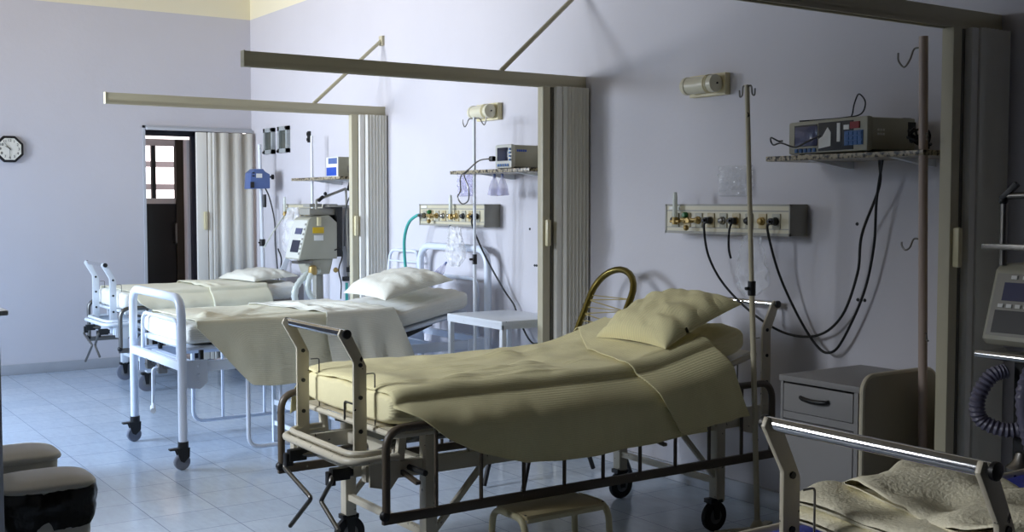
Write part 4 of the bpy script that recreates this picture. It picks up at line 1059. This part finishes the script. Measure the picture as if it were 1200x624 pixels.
for a in (0, 1, 2, 3): 
    e = (3.66 + .13 * math.cos(a * PI / 2 + .785), 8.08 + .2 * math.sin(a * PI / 2 + .785), .085)
    b.bar((3.66, 8.08, .115), e, .04, .03)
b.done('wheeled_base', M['panelend'], t)
for a in (0, 1, 2, 3):
    q = (3.66 + .13 * math.cos(a * PI / 2 + .785), 8.08 + .2 * math.sin(a * PI / 2 + .785))
    MB().lathe([(.015, -.012), (.036, -.012), (.04, 0), (.036, .012), (.015, .012)], (q[0], q[1], .041), (0, 1, 0), 16).done('castor', M['rubber'], t)
s_ = MB(); s_.tube([(3.60, 7.95, 1.36), (3.60, 7.95, 1.425)], .010, 8); s_.tube([(3.60, 7.95, 1.425), (3.845, 7.95, 1.515)], .010, 8); s_.tube([(3.845, 7.95, 1.515), (3.862, 7.95, .84)], .009, 8)
s_ = s_.done('support_arm', M['panelend'], t)
b = MB(); b.bar((3.615, 7.945, 1.42), (3.655, 7.945, 1.455), .03, .02); b.bar((3.86, 7.945, 1.50), (3.885, 7.945, 1.575), .022, .02); b.ball((3.67, 7.94, 1.475), .014); b.box((3.862, 7.945, .90), (.03, .03, .04), bev=.004); b.box((3.835, 7.945, .83), (.05, .03, .035), bev=.004); b.cyl((3.862, 7.945, .92), (3.90, 7.945, .93), .010, 8)
b.done('arm_clamp', M['black'], s_)
b = MB(); hose(b, [(3.60, 7.97, .90), (3.50, 7.95, .86), (3.42, 7.94, .76), (3.44, 7.95, .66), (3.55, 7.96, .64)], .024); hose(b, [(3.62, 7.95, .90), (3.55, 7.93, .88), (3.51, 7.92, .78), (3.56, 7.93, .68), (3.6, 7.96, .6)], .022)
b.each('breathing_hose', M['milky'], t)
b = MB(); b.lathe([(.03, 0), (.035, .02), (.03, .06), (.018, .07)], (3.56, 7.935, .87), (0, 0, 1), 14); b.ball((3.75, 7.94, .90), .02); b.each('humidifier', M['brass'], t)
b = MB(); b.tube(smooth([(3.74, 7.94, 1.05), (3.79, 7.93, 1.06), (3.80, 7.93, 1.0), (3.77, 7.93, .9), (3.79, 7.93, .8), (3.79, 7.94, .68)], 6), .005, 8); b.done('gas_line', M['darksteel'], t)
b = MB(); b.tube([(3.84, 7.94, .80), (3.84, 7.94, .66)], .012, 8); b.done('blue_tube', M['teal'], t)
hose_ = MB(); hose_.tube(smooth([(3.75, 8.92, 1.30), (3.62, 8.85, 1.16), (3.52, 8.78, 1.05)], 6), .006, 8)
solo(hose_.done('feeding_tube', M['milky']), 'thin milky tube slanting down left of the ventilator bag', 'tube')

# ------------------------------------------------------------------ dark ventilator at the right edge
t = thing('ventilator', 'dark ventilator with corrugated hose at the right edge of the photo', 'ventilator', (3.45, 2.08, 0), 'ventilators')
y0, y1 = 1.93, 2.225; p0, p1 = (3.335, .965), (3.405, 1.185)
c = MB().prism([(p0[0], y0, p0[1]), (p1[0], y0, p1[1]), (3.43, y0, 1.205), (3.63, y0, 1.205), (3.66, y0, 1.17), (3.66, y0, .95), (3.36, y0, .945)], (0, y1 - y0, 0), .006).done('control_unit', M['device'], t)
on_face(MB(), .06, .95, y0 + .012, y1 - .012, p0, p1, out=.003).done('control_face', M['panelend'], c)
on_face(MB(), .56, .82, y0 + .02, y1 - .045, p0, p1, out=.006).done('display', M['screenblue'], c)
on_face(MB(), .10, .42, y0 + .02, y1 - .03, p0, p1, out=.006).done('screen', M['black'], c)
b = MB()
for k in range(8): on_face(b, .46, .51, y0 + .03 + k * .03, y0 + .048 + k * .03, p0, p1, out=.008)
for k in range(5): on_face(b, .87, .92, y0 + .05 + k * .04, y0 + .07 + k * .04, p0, p1, out=.008)
b.each('key', M['label'], c)
b = MB(); b.span((3.33, y0 - .1, .905), (3.62, y1 + .01, .925), .006); b.tube([(3.325, y0 - .1, .915), (3.325, y1 + .01, .915)], .013, 10); b.done('tray', M['chrome'], t)
b = MB(); b.bar((3.36, y1 + .015, 1.262), (3.36, y0 - .1, 1.262), .03, .018); b.done('top_shelf_bar', M['steel'], t)
a_ = MB(); a_.tube([(3.42, y1 - .015, 1.20), (3.42, y1 - .015, 1.40)], .0115, 10); a_.tube([(3.42, y1 - .03, 1.425), (3.42, y0 - .15, 1.44)], .0115, 10)
a_ = a_.done('support_arm', M['steel'], t)
b = MB(); b.bar((3.415, y1 - .008, 1.415), (3.42, y1 - .06, 1.465), .018, .018); b.ball((3.42, y1 - .012, 1.41), .015); b.done('arm_clamp', M['black'], a_)
b = MB(); hose(b, [(3.40, y1 - .05, .86), (3.36, y1 - .02, .84), (3.33, y1 + .005, .77), (3.34, y1, .70), (3.38, y1 - .06, .67), (3.43, y1 - .12, .68)], .024, 10); hose(b, [(3.37, y1 - .16, .90), (3.35, y1 - .14, .80), (3.36, y1 - .15, .68), (3.40, y1 - .16, .58)], .022, 10)
b.each('breathing_hose', M['hose'], t)
b = MB(); b.span((3.42, y0 + .05, .12), (3.62, y1 - .06, .905), .012); b.done('column', M['darksteel'], t)
b = MB(); b.lathe([(.045, 0), (.05, .01), (.05, .07), (.03, .09), (.02, .12)], (3.37, y1 - .13, .49), (0, 0, 1), 18); b.lathe([(.06, 0), (.06, .012)], (3.37, y1 - .12, .475), (0, 0, 1), 18); b.each('humidifier', M['steel'], t)
b = MB(); b.span((3.355, y1 - .13, .46), (3.43, y1 - .11, .475)); b.span((3.30, y0 - .02, .07), (3.72, y1 + .0, .12), .02); b.done('wheeled_base', M['darksteel'], t)
for x in (3.34, 3.68):
    for y in (y0 + .02, y1 - .04): MB().lathe([(.015, -.012), (.036, -.012), (.04, 0), (.036, .012), (.015, .012)], (x, y, .041), (0, 1, 0), 16).done('castor', M['rubber'], t)

# ------------------------------------------------------------------ furniture
# white metal table in the middle bay
t = thing('bedside_table', 'plain white metal table against the wall beside the middle bed', 'table', (3.66, 5.47, 0))
x0, x1, y0, y1 = 3.435, 3.872, 5.19, 5.77
b = MB(); b.span((x0, y0, .738), (x1, y1, .76), .003); b.span((x0 + .001, y0 + .001, .715), (x0 + .012, y1 - .001, .7385)); b.span((x0 + .001, y0 + .001, .715), (x1 - .001, y0 + .012, .7385)); b.done('table_top', M['white'], t)
for x in (x0 + .017, x1 - .017):
    for y in (y0 + .017, y1 - .017):
        l = MB().span((x - .014, y - .014, .015), (x + .014, y + .014, .735), .002).done('leg', M['white'], t)
        MB().cyl((x, y, 0), (x, y, .02), .014, 10).each('rubber_foot', M['rubber'], l)
b = MB(); b.span((x0 + .03, y0 + .012, .22), (x1 - .03, y0 + .028, .24)); b.span((x0 + .03, y1 - .028, .22), (x1 - .03, y1 - .012, .24)); b.each('stretcher', M['white'], t)

# bedside cabinet in the near bay
t = thing('bedside_cabinet', 'grey laminate bedside cabinet with one drawer and a black bow handle', 'cabinet', (3.64, 2.95, 0))
x0, x1, y0, y1 = 3.40, 3.885, 2.765, 3.145
b = MB(); b.span((x0 + .012, y0, .06), (x1, y0 + .018, .705)); b.span((x0 + .012, y1 - .018, .06), (x1, y1, .705)); b.span((x1 - .01, y0, .06), (x1, y1, .705)); b.span((x0 + .012, y0, .06), (x1, y1, .08)); b.span((x0 + .02, y0 + .01, .545), (x1, y1 - .01, .56))
b.span((x0 + .03, y0 + .02, 0), (x1 - .02, y1 - .02, .06)); b.done('body', M['cabinet'], t)
MB().span((x0 - .004, y0 - .006, .705), (x1, y1 + .006, .728), .002).done('top', M['cabinet'], t)
MB().span((x0 - .001, y0 + .001, .065), (x0 + .012, y0 + .02, .704)).done('front_frame', M['cabinet'], t)
MB().span((x0 - .001, y1 - .014, .065), (x0 + .012, y1 - .001, .704)).done('front_frame', M['cabinet'], t)
MB().span((x0 + .001, y0 + .02, .560), (x0 + .012, y1 - .014, .587)).done('front_frame', M['cabinet'], t)
d = MB().span((x0 - .002, y0 + .024, .590), (x0 + .014, y1 - .018, .697), .0015).done('drawer', M['cabinet'], t)
b = MB(); b.tube(smooth([(x0 - .003, 3.04, .652), (x0 - .014, 3.022, .650), (x0 - .020, 2.97, .646), (x0 - .014, 2.915, .648), (x0 - .003, 2.90, .652)], 6), [.007, .007, .008, .008, .008, .008] + [.009] * 13 + [.008] * 6, 10); b.done('drawer_handle', M['black'], d)
d = MB().span((x0 - .002, y0 + .024, .085), (x0 + .014, y1 - .018, .555), .0015).done('door', M['cabinet'], t)
b = MB(); b.tube(smooth([(x0 - .003, 3.10, .40), (x0 - .02, 3.10, .39), (x0 - .024, 3.10, .34), (x0 - .02, 3.10, .29), (x0 - .003, 3.10, .28)], 6), .008, 10); b.done('door_handle', M['black'], d)

# loose headboard panel standing beside the cabinet
t = thing('bed_board', 'beige round-cornered board standing between the cabinet and the drip pole', 'board', (3.57, 2.735, 0))
def rr(x0, x1, z0, z1, r, y, n=8):
    o = []
    for cx, cz, a0 in ((x1 - r, z1 - r, 0), (x0 + r, z1 - r, 90), (x0 + r, z0 + r, 180), (x1 - r, z0 + r, 270)):
        for k in range(n + 1):
            a = math.radians(a0 + 90 * k / n); o.append((cx + r * math.cos(a), y, cz + r * math.sin(a)))
    return o
MB().prism(rr(3.383, 3.80, .004, .768, .055, 2.722), (0, .020, 0)).done('panel', M['boardm'], t)
MB().tube(rr(3.381, 3.802, .006, .770, .056, 2.732), .0105, 8, closed=True).done('edge_band', M['boardedge'], t)

# olive gold chair with a looped back
t = thing('tube_chair', 'olive gold tube chair with a looped back of thin wires beside the near bed', 'chair', (3.42, 4.555, 0), 'metal chairs')
ya, yb_ = 4.45, 4.775
lean = lambda z: 3.79 - .50 * (1.06 - z)
loop = [(lean(.45), ya, .45), (lean(.70), ya, .70), (lean(.93), ya, .93)]
for k in range(1, 12):
    a = PI * k / 12; loop.append((lean(.93 + .13 * math.sin(a)), (ya + yb_) / 2 - (yb_ - ya) / 2 * math.cos(a), .93 + .13 * math.sin(a)))
loop += [(lean(.93), yb_, .93), (lean(.70), yb_, .70), (lean(.45), yb_, .45)]
bk = MB().tube(loop, .0175, 14).done('back_loop', M['gold'], t)
b = MB(); zz = [.92, .895, .86, .825, .79, .755, .72, .685, .65]
for k, z in enumerate(zz[:-1]):
    ends = [(lean(z), ya, z), (lean(zz[k + 1]), yb_, zz[k + 1])] if k % 2 == 0 else [(lean(z), yb_, z), (lean(zz[k + 1]) , ya, zz[k + 1])]
    b.tube(ends, .0032, 6)
    b.tube([(lean(z) , ya, z), (lean(z), yb_, z)], .0028, 6) if k % 2 == 0 else None
b.done('back_wires', M['goldwire'], bk)
b = MB(); b.grid(lambda u, v: (3.10 + .46 * u, 4.39 + .34 * v, .45 - .02 * math.sin(PI * u) * math.sin(PI * v)), 12, 10); b.done('seat', M['gold'], t, thick=.015)
b = MB(); b.tube(bent([(3.09, 4.385, .45), (3.09, 4.735, .45), (3.56, 4.735, .45), (3.56, 4.385, .45), (3.09, 4.385, .45)], .05), .012, 10); b.done('seat_ring', M['gold'], t)
for x, xf_, ys in ((3.13, 3.02, -1), (3.13, 3.02, 1), (3.52, 3.70, -1), (3.52, 3.70, 1)):
    y = 4.56 + ys * .15
    MB().tube([(x, y, .45), (xf_, y + ys * .012, .012)], .0125, 10).done('leg', M['black'], t)

# white wire-backed chair behind the middle bed
t = thing('tube_chair', 'white metal chair with a barred back behind the middle pillow', 'chair', (3.66, 7.06, 0), 'metal chairs')
ya, yb_ = 6.86, 7.27
bk = MB().tube(bent([(3.80, ya, .02), (3.80, ya, .46), (3.86, ya, 1.075), (3.86, yb_, 1.075), (3.80, yb_, .46), (3.80, yb_, .02)], .07), .011, 10).done('back_frame', M['bluewhite'], t)
b = MB()
for z in (.72, .79, .86, .93, 1.0): b.tube([(3.80 + .06 * (z - .46) / .615, ya, z), (3.80 + .06 * (z - .46) / .615, yb_, z)], .006, 8)
b.each('back_bar', M['bluewhite'], bk)
MB().span((3.42, ya, .44), (3.80, yb_, .465), .008).done('seat', M['bluewhite'], t)
for y in (ya + .02, yb_ - .02): MB().tube([(3.44, y, .44), (3.42, y, .0)], .011, 10).done('leg', M['bluewhite'], t)

# step stools
t = thing('step_stool', 'cream painted step stool on the floor in front of the near bed', 'step stool', (2.475, 3.42, 0), 'step stools')
x0, x1, y0, y1, z = 2.29, 2.665, 3.315, 3.515, .29
b = MB(); b.span((x0 + .01, y0, z - .02), (x1 - .01, y1, z), .008); b.done('top', M['stooltop'], t)
b = MB(); b.span((x0 + .015, y0 - .002, z - .028), (x1 - .015, y0 + .01, z - .012), .002); b.done('top_lip', M['stoolpaint'], t)
for x in (x0, x1):
    s = -1 if x == x0 else 1
    b = MB(); b.tube(bent([(x + s * .012, y0 - .012, .0), (x, y0 - .005, z - .012), (x, y1 + .005, z - .012), (x + s * .012, y1 + .012, .0)], .06), .0125, 12); b.done('leg', M['stoolpaint'], t)
b = MB()
for x in (x0 + .012, x1 - .012):
    for y in (y0 + .012, y1 - .012): b.ball((x, y, z), .005, (1, 1, .4), 8)
b.each('rivet', M['darksteel'], t)
t = thing('step_stool', 'white two-step stool standing under the middle bed', 'step stool', (2.72, 6.2, 0), 'step stools')
x0, x1 = 2.60, 2.95
for y in (6.01, 6.37):
    pass
MB().span((x0, 6.02, .245), (x1, 6.19, .27), .003).done('lower_step', M['white'], t)
MB().span((x0, 6.20, .38), (x1, 6.37, .405), .003).done('upper_step', M['white'], t)
b = MB()
for x in (x0, x1): b.span((x - .004, 6.02, .22), (x + .004, 6.37, .25)); b.span((x - .004, 6.02, .10), (x + .004, 6.37, .125))
b.done('side_strap', M['white'], t)
for x in (x0, x1):
    for y, z in ((6.03, .25), (6.36, .40)): MB().span((x - .011, y - .011, 0), (x + .011, y + .011, z), .002).done('leg', M['white'], t)

# bins
def bin_(c, label, bag):
    t = thing('waste_bin', label, 'bin', (c[0], c[1], 0), 'waste bins')
    def ring(prof, noise_=0, seed=0):
        def fn(u, v):
            k = v * (len(prof) - 1); i = min(int(k), len(prof) - 2); f = k - i
            r = prof[i][0] + (prof[i + 1][0] - prof[i][0]) * f; z = prof[i][1] + (prof[i + 1][1] - prof[i][1]) * f
            a = 2 * PI * u; p = 4.0; ca, sa = math.cos(a), math.sin(a); q = (abs(ca) ** p + abs(sa) ** p) ** (-1 / p)
            n = noise_ * (nz(ca * 3 + seed, sa * 3, z * 16) + .7 * nz(ca * 8 + seed, sa * 8, z * 9)) if noise_ else 0
            r *= .915
            return (c[0] + (r + n) * ca * q * 1.0, c[1] + (r + n) * sa * q * .94, z + (n * .6 if noise_ else 0))
        return fn
    def mk(prof, nv, **k):
        return MB().grid(ring(prof, **k), 64, nv, closeu=True)
    mk([(.0, .0), (.115, .0), (.12, .01), (.148, .50), (.145, .51)], 24).done('bin_body', M['lid'], t)
    mk([(.150, .508), (.158, .510), (.161, .517), (.157, .525), (.145, .530), (.10, .540), (.05, .544), (.0, .545)], 24).done('bin_lid', M['lid'], t)
    if bag:
        mk([(.150, .515), (.159, .507), (.165, .48), (.161, .445), (.152, .415), (.143, .385), (.134, .39)], 36, noise_=.012, seed=3).done('bin_bag', M['bagblack'], t, ang=50)
bin_((.79, 3.84), 'off-white lidded bin with a black bag folded over its rim, front one', True)
bin_((.787, 4.30), 'off-white lidded bin partly hidden behind the black-bagged bin', False)

# tall cart at the left edge
t = thing('supply_cart', 'tall white-topped cart at the left edge of the photo', 'cart', (.41, 3.95, 0))
MB().span((.17, 3.475, 1.085), (.632, 4.42, 1.10), .004).done('cart_top', M['white'], t)  # out-of-view length stretched back so the cart shades the bins
b = MB(); b.span((.18, 3.50, .10), (.613, 4.40, 1.085), .004); b.done('cart_body', M['bluewhite'], t)
for k in range(3): 
    q = MB().span((.20, 3.494, .14 + k * .31), (.585, 3.502, .42 + k * .31), .002).done('drawer', M['white'], t)
    MB().tube(bent([(.33, 3.494, .38 + k * .31), (.33, 3.47, .38 + k * .31), (.45, 3.47, .38 + k * .31), (.45, 3.494, .38 + k * .31)], .01), .006, 8).done('drawer_handle', M['steel'], q)
for x in (.22, .56):
    for y in (3.55, 4.34): MB().lathe([(.015, -.012), (.046, -.012), (.05, 0), (.046, .012), (.015, .012)], (x, y, .051), (0, 1, 0), 16).done('castor', M['rubber'], t)

# ------------------------------------------------------------------ daylight, added fill lamps and camera
w = bpy.data.worlds.new('day'); sc.world = w; w.use_nodes = True
bg = w.node_tree.nodes['Background']; bg.inputs['Color'].default_value = (.62, .76, 1, 1); bg.inputs['Strength'].default_value = 1.0
def area(name, loc, size, energy, col, direction, spread=180):
    l = bpy.data.lights.new(name, 'AREA'); l.shape = 'RECTANGLE'; l.size, l.size_y = size; l.energy = energy; l.color = col; l.spread = math.radians(spread)
    o = bpy.data.objects.new(name, l); COL.objects.link(o); o.location = loc; o.rotation_euler = V(direction).to_track_quat('-Z', 'Y').to_euler(); return o
for k, (a, c) in enumerate((WIN_A, WIN_B), 1):
    p = (XL - .22, (a + c) / 2, (WIN_Z0 + WIN_Z1) / 2); sz = (WIN_Z1 - WIN_Z0, c - a)
    area(f'window_sky_light_{k}', p, sz, 92, (.52, .71, 1), (1, -.20, -.55), 122)
    area(f'window_ground_bounce_{k}', p, sz, 84, (1, .93, .84), (1, -.26, .62), 124)
area('added_bed_fill', (XL - .22, 4.5, 2.125), (.8, 2.0), 36, (.84, .90, 1), (1, -.08, -.78), 62)  # added lamp, brightens the top of the near bed
area('added_push_bar_light', (XL - .21, 4.5, 1.93), (1.2, 2.0), 10, (.97, .98, 1), (3.15, -3.0, -1.0), 44)  # added lamp, aimed at the push bar for its streak; also lights the blanket
area('passage_area_light', (4.0, 11.5, 2.45), (1.2, .8), 12, (1, .96, .95), (0, 0, -1))  # area lamp under the passage ceiling, pointing straight down

cam = bpy.data.cameras.new('camera'); co = bpy.data.objects.new('camera', cam); COL.objects.link(co); sc.camera = co
cam.sensor_width = 36; cam.sensor_fit = 'HORIZONTAL'; cam.lens = 1349 * 36 / 1200; cam.clip_start = .05
psi = math.atan(910 / 1349); pit = math.atan(73 / 1349)
fwd = V((math.sin(psi) * math.cos(pit), math.cos(psi) * math.cos(pit), -math.sin(pit)))
rt = V((math.cos(psi), -math.sin(psi), 0)); up = rt.cross(fwd)
co.matrix_world = Matrix.Translation((0, 0, 1.4)) @ Matrix((rt, up, -fwd)).transposed().to_4x4()
vs = sc.view_settings; vs.view_transform = 'Standard'; vs.look = 'None'; vs.gamma = 1; vs.use_curve_mapping = False; vs.exposure = 0
sc.cycles.max_bounces = 8; sc.cycles.diffuse_bounces = 5; sc.cycles.transparent_max_bounces = 16
sc.cycles.sample_clamp_indirect = 6
